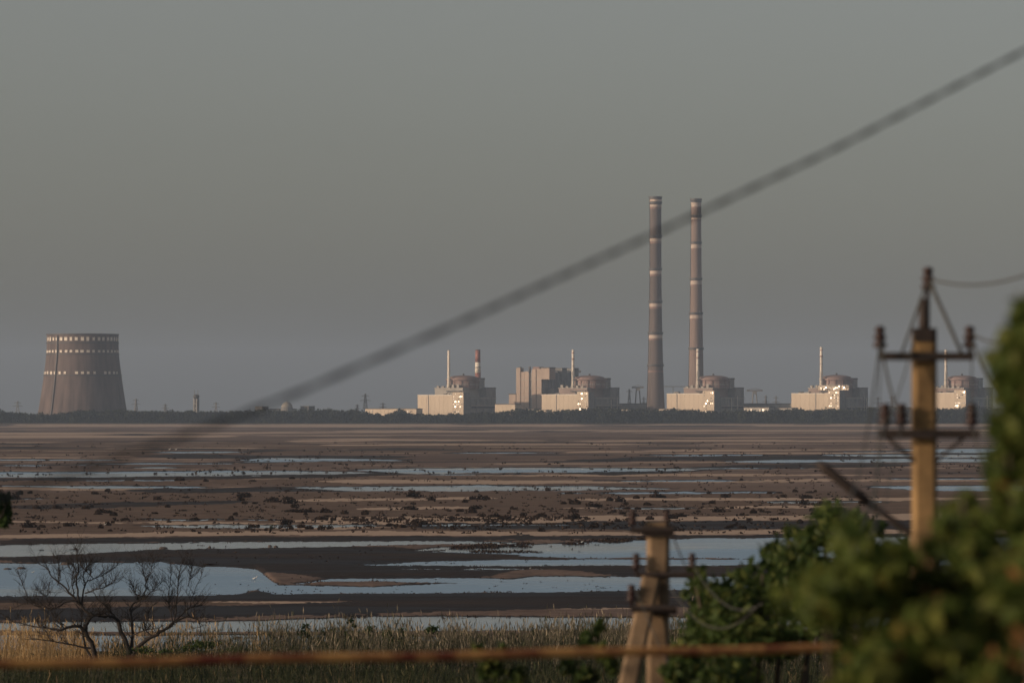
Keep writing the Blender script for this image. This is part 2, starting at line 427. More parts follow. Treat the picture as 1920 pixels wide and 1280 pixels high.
# ------------------------------------------------------------------ leaf clouds
def cards(cent, size, tint, mats, name, flat=.0, aspect=1.6, along=None):
    """many small leaf-shaped diamonds as one mesh, tint stored per leaf"""
    n = len(cent)
    a = RNG.normal(size=(n, 3)); a[:, 2] *= (1-flat)
    if along is not None: a = a*.6+along
    a /= np.linalg.norm(a, axis=1)[:, None]
    b = RNG.normal(size=(n, 3)); b -= a*(a*b).sum(1)[:, None]; b /= np.linalg.norm(b, axis=1)[:, None]
    c = np.cross(a, b)
    size = np.broadcast_to(np.asarray(size, float), (n,))[:, None]
    v = np.stack([cent-a*size*.5*aspect, cent+b*size*.5+c*size*.15, cent+a*size*.5*aspect, cent-b*size*.5+c*size*.15], 1).reshape(-1, 3)
    i = np.arange(n)*4
    f = np.concatenate([np.stack([i, i+1, i+2], 1), np.stack([i, i+2, i+3], 1)]).astype(np.int32)
    return rawmesh(name, v, f, np.repeat(tint, 4), mats)
def rawmesh(name, v, f, tint, mt):
    me = bpy.data.meshes.new(name); k = f.shape[1]
    me.vertices.add(len(v)); me.vertices.foreach_set('co', np.asarray(v, np.float32).ravel())
    me.loops.add(f.size); me.loops.foreach_set('vertex_index', f.ravel())
    me.polygons.add(len(f)); me.polygons.foreach_set('loop_start', np.arange(0, f.size, k, dtype=np.int32))
    me.polygons.foreach_set('loop_total', np.full(len(f), k, dtype=np.int32))
    me.update(); me.validate()
    at = me.attributes.new('tint', 'FLOAT', 'POINT'); at.data.foreach_set('value', np.asarray(tint, np.float32))
    me.materials.append(mt)
    return me
def in_ball(n, hollow=.0):
    d = RNG.normal(size=(n, 3)); d /= np.linalg.norm(d, axis=1)[:, None]
    r = (hollow+(1-hollow)*RNG.random(n))**(1/2.2)
    return d*r[:, None]

# ------------------------------------------------------------------ power station (about 7 km away)
D0 = 7060.0
MPP = D0/F                   # metres per photograph pixel there
TH = R(-32.5)
CX, CY = math.cos(TH)/MPP, -math.sin(TH)/MPP    # px per local metre along x / along y
PLANT_Z = 2.6
def hgt(py, d=D0):           # height above plant ground of a photograph row
    return EYE+(HOR-py)*d/F-PLANT_Z
def site(name, px, label, cat, group=None, d=D0, rot=TH):
    p = P(px, HOR, d)
    o = obj(name, None, None, (p.x, d, PLANT_Z), label, cat, group)
    o.rotation_euler = (0, 0, rot); return o

PANE = MB().box(-.5,.5,-.12,.12,-.5,.5)
PANE_ME = mesh('pane', PANE.v, PANE.f, M['pane'])
def panes(root, x0, x1, z0, z1, y, nx, nz, keep=.7, sx=.7, sz=.55, tilt=2.6):
    for i in range(nx):
        for j in range(nz):
            if random.random() > keep: continue
            o = obj('window_pane', PANE_ME, root)
            o.location = (x0+(x1-x0)*(i+.5)/nx, y, z0+(z1-z0)*(j+.5)/nz)
            o.scale = ((x1-x0)/nx*sx, 1, (z1-z0)/nz*sz)
            o.rotation_euler = (R(-3.5+random.gauss(0, tilt)), 0, R(random.gauss(0, tilt)))

def reactor_unit(px, ptop, label, stack_px, stack_top, dome_dx, front_w=82, plain=False, hall_y=741, band=False, dome_top=703):
    u = site('reactor_unit', px, label, 'power plant', 'reactor units of the power station')
    H1, H2 = hgt(hall_y), hgt(hall_y-6)
    # turbine hall: wall core, then proud cream panels, parapet
    MB().box(-front_w, -19, .4, 16, -6, H1-.6).box(-19, 0, .4, 16, -6, H2-.6).build('hall_wall', M['cream'], u)
    npan = 8; wpan = (front_w-19.5)/npan
    pm = mesh('wall_panel', *(lambda b: (b.v, b.f))(MB().box(0, wpan-.12, -.3, .4, -6, H1)), M['cream'])
    for i in range(npan):
        obj('wall_panel', pm, u, (-front_w+i*wpan, 0, random.uniform(-.25, .15)))
    stw = MB().box(-19.3, .3, -.6, .4, -6, H2).build('stair_tower_wall', M['cream'], u)
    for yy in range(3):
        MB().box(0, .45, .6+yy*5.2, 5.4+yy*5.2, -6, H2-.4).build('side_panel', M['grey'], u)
    MB().box(-front_w-.3, -19.4, -.7, .9, H1-.2, H1+1).build('parapet', M['white'], u)
    MB().box(-front_w, 0, .5, 15.8, H1-.5, H1+.1).build('hall_roof', M['roof'], u)
    panes(stw, -18.2, -.8, 7, H2-1, -.72, 6, 10, .42, .6, .5, 4.5)
    panes(u, -front_w+6, -22, 6, 12, -.5, 12, 2, .2, .5, .5, 5)
    # reactor building base
    HB = hgt(728)
    MB().box(-62, -12, 16.2, 80, -6, HB).build('base_building', M['mauve'] if not plain else M['grey2'], u)
    MB().box(-63, -11.3, 15.7, 81, HB, HB+1.2).build('base_cornice', M['grey2'], u)
    # auxiliary wing along the shaded side
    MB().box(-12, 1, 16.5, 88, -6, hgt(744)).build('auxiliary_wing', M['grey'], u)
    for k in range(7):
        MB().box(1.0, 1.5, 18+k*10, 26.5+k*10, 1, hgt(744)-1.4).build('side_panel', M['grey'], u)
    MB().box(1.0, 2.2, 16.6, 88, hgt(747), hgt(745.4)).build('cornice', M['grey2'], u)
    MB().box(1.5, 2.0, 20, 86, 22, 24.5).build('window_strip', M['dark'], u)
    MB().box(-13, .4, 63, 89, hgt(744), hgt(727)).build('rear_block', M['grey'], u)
    MB().box(-13.5, .9, 62.5, 89.4, hgt(727), hgt(725.8)).build('rear_parapet', M['dark'], u)
    # containment drum, gallery and dome
    cx = -30+dome_dx; cy = 46
    hd = hgt(dome_top)
    MB().lathe([(24.5, HB), (24.5, hgt(713)), (26.5, hgt(712)), (26.5, hgt(709.6)), (23.5, hgt(709.4)), (23.5, hgt(708.5))], 40, cx, cy).build('containment_drum', M['red'], u)
    s0 = hgt(708.5); rise = hd-s0
    MB().lathe([(22.8*math.cos(t), s0+rise*math.sin(t)) for t in np.linspace(0, 1.45, 9)], 40, cx, cy).build('dome', M['redtop'], u, smooth=True)
    MB().lathe([(1.6, hd-.6), (1.6, hd+1.6), (.3, hd+3)], 8, cx, cy).build('dome_vent', M['dark'], u)
    MB().lathe([(25.0, hgt(721)), (25.0, hgt(719.6))], 40, cx, cy).build('drum_ring', M['grey2'], u)
    for k in range(14):
        a = k/14*2*math.pi
        MB().box(-.8, .8, 24.3, 25.4, HB, hgt(713)).build('buttress', M['redtop'], u, loc=(cx, cy, 0)).rotation_euler = (0, 0, a)
    MB().box(cx+14, cx+25, cy+6, cy+20, HB, hgt(710.5)).build('lift_shaft', M['grey'], u)
    MB().box(cx+13.5, cx+25.5, cy+5.5, cy+20.5, hgt(710.5), hgt(708)).build('lift_motor_room', M['dark'], u)
    for k in range(5):
        MB().box(-60+k*9, -56+k*9, 18, 22, HB+1.2, HB+1.2+random.uniform(2, 4.5)).build('roof_vent', M['grey2'], u)
    MB().box(-40, -14, 13.5, 15.8, hgt(734), hgt(732)).build('canopy', M['dark'], u)
    for k in range(random.randint(3, 6)):
        xx = random.uniform(-75, -24); ww = random.uniform(2, 7)
        MB().box(xx, xx+ww, 3, 3+random.uniform(3, 8), H1+.1, H1+random.uniform(1.5, 4)).build('roof_unit', random.choice([M['grey'], M['grey2'], M['dark']]), u)
    for k in range(random.randint(2, 4)):
        yy = random.uniform(20, 84); MB().tube([(2.3, yy, 1), (2.3, yy, hgt(random.uniform(741, 756)))], random.uniform(.3, .7), 6).build('riser_pipe', random.choice([M['steel'], M['white']]), u)
    zz = hgt(random.uniform(757, 764)); MB().tube([(3.2, 17, zz), (3.2, 90, zz)], .7, 6).build('pipe_run', M['grey2'], u)
    xx = random.uniform(-70, -30); MB().box(xx, xx+.7, -.9, -.4, 4, H1+1.4).build('ladder', M['steel'], u)
    # vent stack
    sx = (stack_px-px-18*CY)/CX; st = hgt(stack_top); z0 = HB+1
    MB().lathe([(2.6, z0), (2.2, z0+8), (2.0, st-14), (2.0, st)], 14, sx, 18).build('vent_stack', M['white'], u, smooth=True)
    if not plain:
        for k, (a, b) in enumerate([(st-14, st-12.6), (st-5, st-4)]):
            MB().lathe([(2.12, a), (2.12, b)], 14, sx, 18).build('red_band', M['redpaint'], u)
        for a in (st-15, st-25, z0+12):
            MB().lathe([(3.1, a), (3.1, a+.5)], 14, sx, 18).build('stack_platform', M['steel'], u)
        for ang in (.6, 2.7, 4.8):
            MB().tube([(sx+5*math.cos(ang), 18+5*math.sin(ang), z0-.5), (sx+2.1*math.cos(ang), 18+2.1*math.sin(ang), z0+26)], .35, 4).build('stack_stay', M['white'], u)
    if band:
        gg = MB().box(-43, 8.5, 12.8, 16.1, hgt(731), hgt(722)).build('glazed_gallery', M['cream'], u)
        panes(gg, -42.5, 8, hgt(730.5), hgt(722.5), 12.6, 18, 3, .75, .8, .7, 5)
    return u

reactor_unit(869, 704, 'power plant unit with plain white vent stack, beside the short banded chimney', 841, 656, 0, plain=True)
reactor_unit(1103, 702, 'power plant unit in front of the tall tan boiler house', 1075, 655, 4, hall_y=740)
reactor_unit(1339, 702, 'power plant unit in front of the slimmer of the two tall chimneys', 1310, 653, 2, hall_y=738.5)
reactor_unit(1574, 701, 'power plant unit with bright glazed strip below its red dome', 1543, 650, 0, hall_y=738, band=True, dome_top=702)
reactor_unit(1811, 701, 'power plant unit partly hidden behind the concrete power pole', 1778, 655, 0, hall_y=737)

# red and white chimney behind the leftmost unit
ch = site('banded_chimney', 896, 'short chimney banded red, white and red behind the first unit', 'chimney', d=7200)
zt = hgt(656, 7200); zr = hgt(679, 7200); zw = hgt(699, 7200)
MB().lathe([(4.9, -4), (4.4, zw)], 18).build('lower_shaft', M['redpaint'], ch, smooth=True)
MB().lathe([(4.55, zw), (4.15, zr)], 18).build('white_section', M['white'], ch, smooth=True)
MB().lathe([(4.1, zr), (3.7, zt)], 18).build('upper_shaft', M['redpaint'], ch, smooth=True)
MB().lathe([(5.3, (zw+zr)/2), (5.3, (zw+zr)/2+.9)], 18).build('gallery', M['dark'], ch)
MB().lathe([(3.95, zt), (3.95, zt+.8)], 18).build('rim', M['dark'], ch)

# two tall chimneys
def chimney(px, prof, bands, shaft, label, d):
    c = site('tall_chimney', px, label, 'chimney', 'pair of very tall chimneys', d)
    m = d/F
    ps = sorted([(hgt(y, d), r*m) for y, r in prof])
    zz = [q[0] for q in ps]; rr = [q[1] for q in ps]
    rad = lambda z: float(np.interp(z, zz, rr))
    MB().lathe([(r, z) for z, r in ps], 40).build('shaft', shaft, c, smooth=True)
    for y, wt in bands:
        z = hgt(y, d); r = rad(z)
        MB().lathe([(rad(z-wt*m)+.18, z-wt*m), (rad(z+wt*m)+.18, z+wt*m)], 40).build('white_band', M['ring'], c)
        g = MB().lathe([(r+.1, z+(wt+1.5)*m), (r+1.2, z+(wt+1.8)*m), (r+1.2, z+(wt+5.2)*m), (r+.1, z+(wt+5.5)*m)], 40, cap=False).build('gallery', M['dark'], c)
        MB().lathe([(rad(z-(wt+4)*m)+.15, z-(wt+4)*m), (rad(z-(wt+.4)*m)+.15, z-(wt+.4)*m)], 40).build('dark_band', M['redtop'], c)
        for k in range(12):
            a = 2*math.pi*k/12
            MB().box(-.12, .12, -.12, .12, 0, 2).build('railing_post', M['steel'], g, loc=((r+1.1)*math.cos(a), (r+1.1)*math.sin(a), z+(wt+5.2)*m))
    zt = zz[-1]; rt = rr[-1]
    MB().lathe([(rt+.4, zt-3*m), (rt+.4, zt)], 40).build('rim', M['dark'], c)
    a = R(-128)
    MB().box(-.5, .5, 0, .6, 2, zt-4).build('ladder', M['dark'], c, loc=(0, 0, 0))
    l = c.children[-1]; l.location = (rt*1.02*math.cos(a), rt*1.02*math.sin(a), 0)
    lv = MB()
    lv.tube([((rad(z)+.35)*math.cos(a), (rad(z)+.35)*math.sin(a), z) for z in np.linspace(2, zt-3, 12)], .45, 4)
    bpy.data.objects.remove(l); lv.build('ladder', M['dark'], c)
    return c
chimney(1229, [(370,11.3),(400,11),(520,11.2),(600,12.3),(690,14.5),(740,16.2),(770,17.8),(800,19.2)],
        [(376,2),(386,2),(450,3),(511,3),(572,3),(631,3),(691,3)], M['stackA'], 'darker tall chimney with white rings, standing clear of the units', 7120)
chimney(1305, [(377,9.8),(400,9.6),(520,10.6),(600,12.2),(690,13.8),(740,15.2),(800,17)],
        [(383,5),(410,1.2),(462,3.4),(530,3.4),(594,3),(660,3)], M['stackB'], 'slimmer tan tall chimney rising behind a reactor unit', 7300)

# cooling tower
ct = site('cooling_tower', 155, 'wide dark concrete cooling tower with three rows of white squares', 'cooling tower', d=7100, rot=0)
m7 = 7100/F
tp = [(628,67),(645,67),(662,67.6),(680,69.5),(700,72),(720,74.8),(740,77.8),(760,81),(778,84.2),(800,88)]
tps = sorted([(hgt(y, 7100), r*m7) for y, r in tp])
trad = lambda z: float(np.interp(z, [q[0] for q in tps], [q[1] for q in tps]))
MB().lathe([(r, z) for z, r in tps], 96, cap=False).build('shell', M['tower'], ct, smooth=True)
ti = [(r-1.2, z) for z, r in tps]
MB().lathe(ti[::-1], 96, cap=False).build('inner_shell', M['tower'], ct, smooth=True)
zt = tps[-1][0]; rt = tps[-1][1]
MB().lathe([(rt-1.2, zt), (rt+1.0, zt), (rt+1.0, zt+1.6), (rt-1.2, zt+1.6)], 96, cap=False).build('rim', M['dark'], ct)
SQ = MB().box(-2.3, 2.3, -.35, .6, -2.2, 2.2); SQM = mesh('painted_panel', SQ.v, SQ.f, M['white'])
for ry, sz in ((636, 1.25), (659, .85), (699, .9)):
    z = hgt(ry, 7100); n = 40
    for k in range(n):
        if random.random() < .06: continue
        a = 2*math.pi*(k+.5)/n+random.uniform(-.012, .012); r = trad(z)
        o = obj('painted_panel', SQM, ct, (r*math.cos(a), r*math.sin(a), z))
        o.rotation_euler = (0, 0, a+math.pi/2); o.scale = (random.uniform(.75, 1.1), 1, sz*random.uniform(.85, 1.1))
for zz in (hgt(664, 7100), hgt(703.5, 7100), hgt(643, 7100)):
    MB().lathe([(trad(zz)+.05, zz-.8), (trad(zz)+.9, zz-.8), (trad(zz)+.9, zz+.6), (trad(zz)+.05, zz+.6)], 96, cap=False).build('ring_gallery', M['dark'], ct)
a = math.atan2(-math.sqrt(1-.62**2), -.62)
MB().tube([((trad(z)+.9)*math.cos(a), (trad(z)+.9)*math.sin(a), z) for z in np.linspace(0, zt-1, 14)], 1.1, 4).build('ladder', M['dark'], ct)
for k in range(48):
    a0 = 2*math.pi*k/48
    MB().tube([(88*m7*math.cos(a0), 88*m7*math.sin(a0), -6), (87.2*m7*math.cos(a0+.06), 87.2*m7*math.sin(a0+.06), tps[0][0]+.5)], .5, 4).build('column', M['grey2'], ct)

# boiler house beside the second unit
bh = site('boiler_house', 1015, 'tall tan boiler house with dark roof towers along its shaded side', 'power plant', d=7170)
hb = lambda y: hgt(y, 7170)
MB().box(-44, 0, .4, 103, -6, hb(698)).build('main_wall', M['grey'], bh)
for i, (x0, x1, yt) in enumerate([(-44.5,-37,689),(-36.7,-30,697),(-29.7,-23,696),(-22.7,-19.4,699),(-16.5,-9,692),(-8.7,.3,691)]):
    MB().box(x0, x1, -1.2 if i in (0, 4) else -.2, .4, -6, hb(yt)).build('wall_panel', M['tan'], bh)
MB().box(-44, -37.5, .5, 9, hb(698), hb(689.4)).build('roof_tower', M['tan'], bh)
MB().box(-41, -37.8, 0, 4, hb(689.3), hb(687.5)).build('roof_vent', M['dark'], bh)
MB().box(-16, -4, 1, 14, hb(698), hb(687.5)).build('roof_tower', M['redtop'], bh)
MB().box(-24, -22, 2, 5, hb(698), hb(687)).build('roof_vent', M['dark'], bh)
MB().box(.35, 15, -1, 16, hb(711), hb(690)).build('corner_penthouse', M['tan'], bh)
MB().box(-1, 15.4, -1.5, 16.6, hb(690), hb(688.4)).build('penthouse_roof', M['dark'], bh)
for k in range(3):
    y0 = 20+k*34
    MB().box(-14, 3.5, y0, y0+14, hb(712), hb(690.5)).build('roof_tower', M['grey'], bh)
    MB().box(-14.5, 4, y0-.4, y0+14.4, hb(690.5), hb(689)).build('tower_roof', M['dark'], bh)
    MB().box(-10, -2, y0+15, y0+30, hb(698), hb(693)).build('roof_monitor', M['white'], bh)
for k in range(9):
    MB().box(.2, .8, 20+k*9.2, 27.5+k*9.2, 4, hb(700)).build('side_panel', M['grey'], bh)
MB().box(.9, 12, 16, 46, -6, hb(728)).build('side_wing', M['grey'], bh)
MB().box(-57, -44.8, -2, 30, -6, hb(739)).build('annex', M['tan'], bh)
MB().box(-57.5, -44.6, -2.4, 30.4, hb(739), hb(737.6)).build('annex_roof', M['roof'], bh)
MB().tube([(-20.8, -.8, 3), (-20.8, -.8, hb(692))], .8, 6).build('downpipe', M['dark'], bh)
for zz in (hb(712), hb(727), hb(745)):
    MB().box(-44.8, .5, -.55, .1, zz, zz+.9).build('string_course', M['grey2'], bh)

# long low halls and sheds seen between the units
def low_hall(px0, px1, ytop, label, m_, d=7020, glint=0, deep=16, grp=None):
    c = site('low_building', px1, label, 'building', grp, d)
    wl = (px1-px0)/(math.cos(TH)*F/d); h = hgt(ytop, d)
    wo = MB().box(-wl, 0, 0, deep, -4, h).build('wall', m_, c)
    MB().box(-wl-.5, .5, -.5, deep+.5, h, h+.9).build('roof', M['roof'], c)
    n = max(2, int(wl/7))
    for k in range(n):
        MB().box(-wl+k*wl/n+.5, -wl+(k+1)*wl/n-.4, -.25, 0, -3.5, h-.8).build('wall_panel', m_, c)
    if glint: panes(wo, -wl+1, -1, h*.35, h-.6, -.4, max(3, int(wl/2.6)), 2, glint*.6, .7, .6, 4)
    return c
low_hall(683, 781, 766.5, 'long low pale hall adjoining the first unit on its tree side', M['cream'], glint=.12)
low_hall(928, 966, 758, 'low pale building between the first unit and the boiler house', M['cream'])
low_hall(938, 1004, 767, 'grey shed in front of the boiler house foot', M['grey2'], 7010, .15)
low_hall(996, 1024, 769, 'small bright windowed shed by the second unit corner', M['cream'], 7000, .5)
low_hall(1163, 1182, 768, 'small pale hut between the second unit and the darker tall chimney', M['white'], 7000)
low_hall(1236, 1256, 767, 'small pale shed at the foot of the darker tall chimney', M['cream'], 7005, .2)
low_hall(1396, 1442, 764, 'glinting windowed shed right of the third unit', M['grey2'], 7010, .55)
low_hall(1446, 1486, 765, 'glinting windowed shed left of the unit with the glazed strip', M['grey2'], 7010, .6)
low_hall(1395, 1484, 757, 'grey pipe hall behind the two glinting sheds', M['grey'], 7130)
low_hall(1632, 1700, 764, 'dim low grey building just left of the concrete power pole', M['grey'], 7060)
low_hall(1850, 1925, 766, 'low grey building behind the leaves at the right edge', M['grey'], 7060)
low_hall(1160, 1218, 757, 'low grey switch house beside the darker tall chimney', M['grey'], 7150)
low_hall(478, 492, 762.5, 'small dark block above the treeline under the slanting cable', M['dark'], 7300)
low_hall(563, 579, 762, 'small dark square block above the treeline', M['dark'], 7300)
low_hall(497, 545, 767, 'faint pale shed above the treeline', M['grey2'], 7300, .2)

def pylon(px, ytop, label, wide=9, d=7250, arms=2):
    c = site('lattice_pylon', px, label, 'pylon', 'lattice pylons of the switchyard', d, random.uniform(-.5, .5))
    h = hgt(ytop, d); b = MB(); r = lambda t: wide*(.5*(1-t)**1.3+.06)
    N = 6
    for sx, sy in ((1,1),(1,-1),(-1,1),(-1,-1)):
        b2 = MB().tube([(sx*r(t), sy*r(t), -4+(h+4)*t) for t in np.linspace(0, 1, 5)], .42, 4)
        b2.build('leg', M['steel'], c)
    for k in range(N):
        t0, t1 = k/N, (k+1)/N; z0, z1 = -4+(h+4)*t0, -4+(h+4)*t1
        for s in (1, -1):
            b.tube([(-r(t0), s*r(t0), z0), (r(t1), s*r(t1), z1)], .22, 4); b.tube([(r(t0), s*r(t0), z0), (-r(t1), s*r(t1), z1)], .22, 4)
            b.tube([(s*r(t0), -r(t0), z0), (s*r(t1), r(t1), z1)], .22, 4)
    o = b.build('bracing', M['steel'], c); o['kind'] = 'stuff'
    for k in range(arms):
        z = h*(.92-.16*k); l = wide*(.55+.25*k)
        MB().tube([(-l, 0, z), (0, 0, z+1.2), (l, 0, z)], .4, 4).build('cross_arm', M['steel'], c)
    return c
pylon(685, 738, 'dark lattice pylon above the left end of the long low hall', 11)
pylon(405, 754, 'short faint pylon right of the lookout tower', 8)
pylon(255, 747, 'faint pylon just right of the cooling tower', 9, 7500)
pylon(310, 757, 'low faint pylon between the cooling tower and the lookout tower', 8, 7500)
pylon(33, 752, 'faint pylon left of the cooling tower', 10, 7500)
pylon(718, 755, 'small pylon above the middle of the long low hall', 8)
pylon(670, 758, 'small pylon at the end of the treeline gap by the long hall', 7, 7300)
pylon(1180, 729, 'grey pylon between the second unit and the darker chimney', 9, 7250, 1)
pylon(1436, 741, 'slim pylon standing over the pipe hall', 7)
pylon(1455, 742, 'slim pylon closest to the unit with the glazed strip', 7)
pylon(1646, 744, 'grey pylon left of the concrete power pole', 9)
pylon(1672, 742, 'grey pylon partly behind the power pole wires', 9)
pylon(1207, 744, 'slim pylon touching the darker tall chimney', 7)

# lookout tower, mast and gantry
lt = site('lookout_tower', 368, 'slim pale tower with dark head above the treeline', 'tower', d=7250)
h = hgt(747, 7250)
MB().box(-3.6,-1.2,-3,3,-4,h).build('shaft', M['grey'], lt); MB().box(1.2,3.6,-3,3,-4,h).build('shaft', M['grey'], lt)
for k in range(5): MB().box(-1.2,1.2,-2.5,2.5,k*7,k*7+1.2).build('landing', M['grey'], lt)
MB().lathe([(3.4,h),(4.6,h+2),(4.6,h+5),(2.5,h+6.5)],12).build('head', M['dark'], lt)
for s in (-3, 3): MB().tube([(s,0,h+4),(s,0,h+13)],.4,5).build('antenna', M['steel'], lt)
ms = site('domed_mast', 538, 'thin mast on a small dome above the treeline', 'mast', d=7300)
MB().lathe([(9*math.cos(t), hgt(764,7300)+9*math.sin(t)) for t in np.linspace(0,1.5,7)],16).build('dome', M['grey2'], ms, smooth=True)
MB().lathe([(9,-4),(9,hgt(764,7300))],16).build('drum', M['grey'], ms)
MB().tube([(0,0,hgt(757,7300)),(0,0,hgt(748,7300))],[.7,.3],5).build('mast', M['steel'], ms)
def gantry(px, ytop, wpx, label):
    g = site('gantry_crane', px, label, 'crane', d=7260, rot=0); h = hgt(ytop, 7260); w2 = wpx*7260/F/2
    MB().box(-w2, w2, -1.2, 1.2, h-2, h).build('boom', M['steel'], g)
    for s in (-1, 1): MB().tube([(s*6, 0, -4), (s*2.2, 0, h-2)], .9, 4).build('leg', M['steel'], g)
    MB().box(-3, 3, -2, 2, h-6, h-2.1).build('cabin', M['grey'], g)
    MB().tube([(-w2, 0, h), (0, 0, h+2.5), (w2, 0, h)], .35, 4).build('tie', M['steel'], g)
gantry(1415, 731, 30, 'T-shaped grey crane right of the third unit')
gantry(1196, 725, 22, 'T-shaped grey crane beside the darker tall chimney')
pr = site('pipe_rack', 1262, 'thin pipe bridge running between the two tall chimneys', 'pipe bridge', d=7260, rot=0)
MB().box(-26, 26, -1, 1, hgt(725,7260), hgt(723.8,7260)).build('deck', M['steel'], pr)
for s in (-20, 0, 20): MB().tube([(s,0,-4),(s,0,hgt(725,7260))],.5,5).build('post', M['steel'], pr)

# treeline along the far shore
def treeline():
    cs, ss, ts = [], [], []
    x = -80.0
    while x < 2020:
        d = random.uniform(6965, 6995)
        top = float(np.interp(x, [0,60,100,150,240,300,420,600,675,690,735,752,765,790,880,990,1020,1100,1170,1240,1330,1480,1560,1700,1920], [772,778,779,770,768,771,772,769,772,779,779,769,774,779,777,768,772,768,766,768,772,770,768,766,766]))
        top += random.gauss(0, 1.5)+.8+(float(fbm(np.array([x/38.]), np.array([3.3]), 3)[0])-.5)*7
        hh = (795.5-top)*d/F; wdt = hh*random.uniform(.38, .6)
        X = (x-960)*d/F; n = 210
        b = in_ball(n, .35)*np.array([wdt, wdt, hh*.52])+np.array([X, d, 1.5+hh*.5])
        b += RNG.normal(size=(n, 3))*.5
        cs.append(b); ss.append(RNG.uniform(1.5, 3.4, n)); ts.append(np.clip(RNG.normal(random.uniform(.25, .65), .15, n), 0, 1))
        x += random.uniform(3, 7)
    for _ in range(700):   # undergrowth
        X = random.uniform(-900, 900); d = random.uniform(6958, 6975); n = 24
        b = in_ball(n)*np.array([7, 3, 4.5])+np.array([X, d, 3.2])
        cs.append(b); ss.append(RNG.uniform(1.5, 3, n)); ts.append(np.full(n, random.random()*.6))
    me = cards(np.concatenate(cs), np.concatenate(ss), np.concatenate(ts), M['far'], 'treeline')
    obj('treeline', me, kind='stuff', label='dark belt of trees along the far shore', cat='woods')
treeline()

# ------------------------------------------------------------------ shrubs, birds and debris on the lake bed
def shrub_mesh(n, mt, rx=1, rz=.6, lumps=4):
    c = []
    for k in range(lumps):
        off = np.array([random.uniform(-.6, .6)*rx, random.uniform(-.4, .4), 0]); s = random.uniform(.4, .75)
        b = in_ball(n//lumps, .3)*np.array([rx*s, .6*s, rz*s*1.5])+off+np.array([0, 0, rz*s*.7]); c.append(b)
    c = np.concatenate(c); c[:, 2] = np.abs(c[:, 2])
    return cards(c, RNG.uniform(.16, .36, len(c)), RNG.random(len(c)), mt, 'marsh_shrub')
SH = [shrub_mesh(230, M['shrub'], random.uniform(.8, 1.5), random.uniform(.45, .8), random.choice((2,3,4,5))) for _ in range(9)]
SHG = [shrub_mesh(110, M['greenshrub'], 1.0, .75, 3) for _ in range(2)]
def py_to_d(py): return EYE*F/(py-HOR)
placed = []
def shrub(px, py, wpx, hpx, me, label, group, name='marsh_shrub'):
    d = py_to_d(py); x = (px-960)*d/F; s = wpx*d/F/2.2; sz = hpx*d/F/1.25
    o = obj(name, me, None, (x, d, gz(x, d)-.06*sz), label, 'shrub', group)
    o.scale = (s, s, sz); o.rotation_euler = (0, 0, random.uniform(-.5, .5)); return o
GL, GG = 'low dark brown shrub growing on the bare lake bed', 'brown shrubs scattered over the lake bed'
def shrub_label(px, py, wp):
    size = 'small' if wp < 11 else ('broad' if wp > 19 else 'medium')
    row = ('beside the far thin pools' if py < 915 else 'on the upper brown flat' if py < 945 else 'on the middle brown flat' if py < 972
           else 'just above the dark wet strip' if py < 985 else 'on the sandy near shore')
    col = ('below the cooling tower' if px < 330 else 'left of the first unit' if px < 700 else 'below the boiler house' if px < 1050
           else 'below the two tall chimneys' if px < 1340 else 'left of the street lamp')
    return f'{size} brown shrub {row}, {col}'
rows_ = [(898,906,18,.7),(922,930,30,.8),(933,945,44,1.0),(946,958,54,1.1),(960,972,54,1.15),(974,984,46,1.0),(986,1000,62,1.0)]
cnt = 0
for y0, y1, n, k in rows_:
    for _ in range(n):
        px = random.uniform(10, 1640); py = random.uniform(y0, y1)
        if fbm(np.array([px/120.]), np.array([py/9.]))[0] < .36: continue
        wp = (7+19*random.random()**1.8)*k
        if random.random() < .12: wp *= 1.5
        shrub(px, py, wp, min(wp*random.uniform(.5, .85), 14), random.choice(SH), shrub_label(px, py, wp), GG); cnt += 1
for px, py, wp, hp, g, lab in [
    (1025, 921, 14, 13, 0, 'isolated upright dark shrub on the pale strip below the far pools'),
    (500, 998, 11, 12, 0, 'tall dark shrub left of a greenish one at the lake bed edge'),
    (507, 994, 12, 10, 1, 'greenish shrub among brown ones near the left pool shore'),
    (546, 995, 11, 14, 0, 'tallest narrow dark shrub near the left pool shore'),
    (388, 992, 9, 11, 0, 'small upright dark shrub above the bare tree crowns'),
    (1345, 962, 24, 11, 0, 'broad shrub left of the slanted dark metal arm'),
    (312, 953, 14, 11, 0, 'round dark shrub in the row of four on the left flats'),
    (902, 938, 26, 11, 0, 'wide shrub clump left of the stub power pole')]:
    shrub(px, py, wp, hp, (SHG if g else SH)[0 if g else random.randrange(9)], lab, GG)
for px, py, wp, hp, lab in [(75, 1031, 18, 7, 'reddish clump of dead weed standing in the left pool edge'), (136, 1030, 16, 10, 'square reddish clump of weed beside the bare tree top'),
        (390, 1060, 40, 4, 'flat dark weed islet in the left pool')]:
    shrub(px, py, wp, hp, random.choice(SH), lab, 'weed clumps in the pools', 'weed_clump')
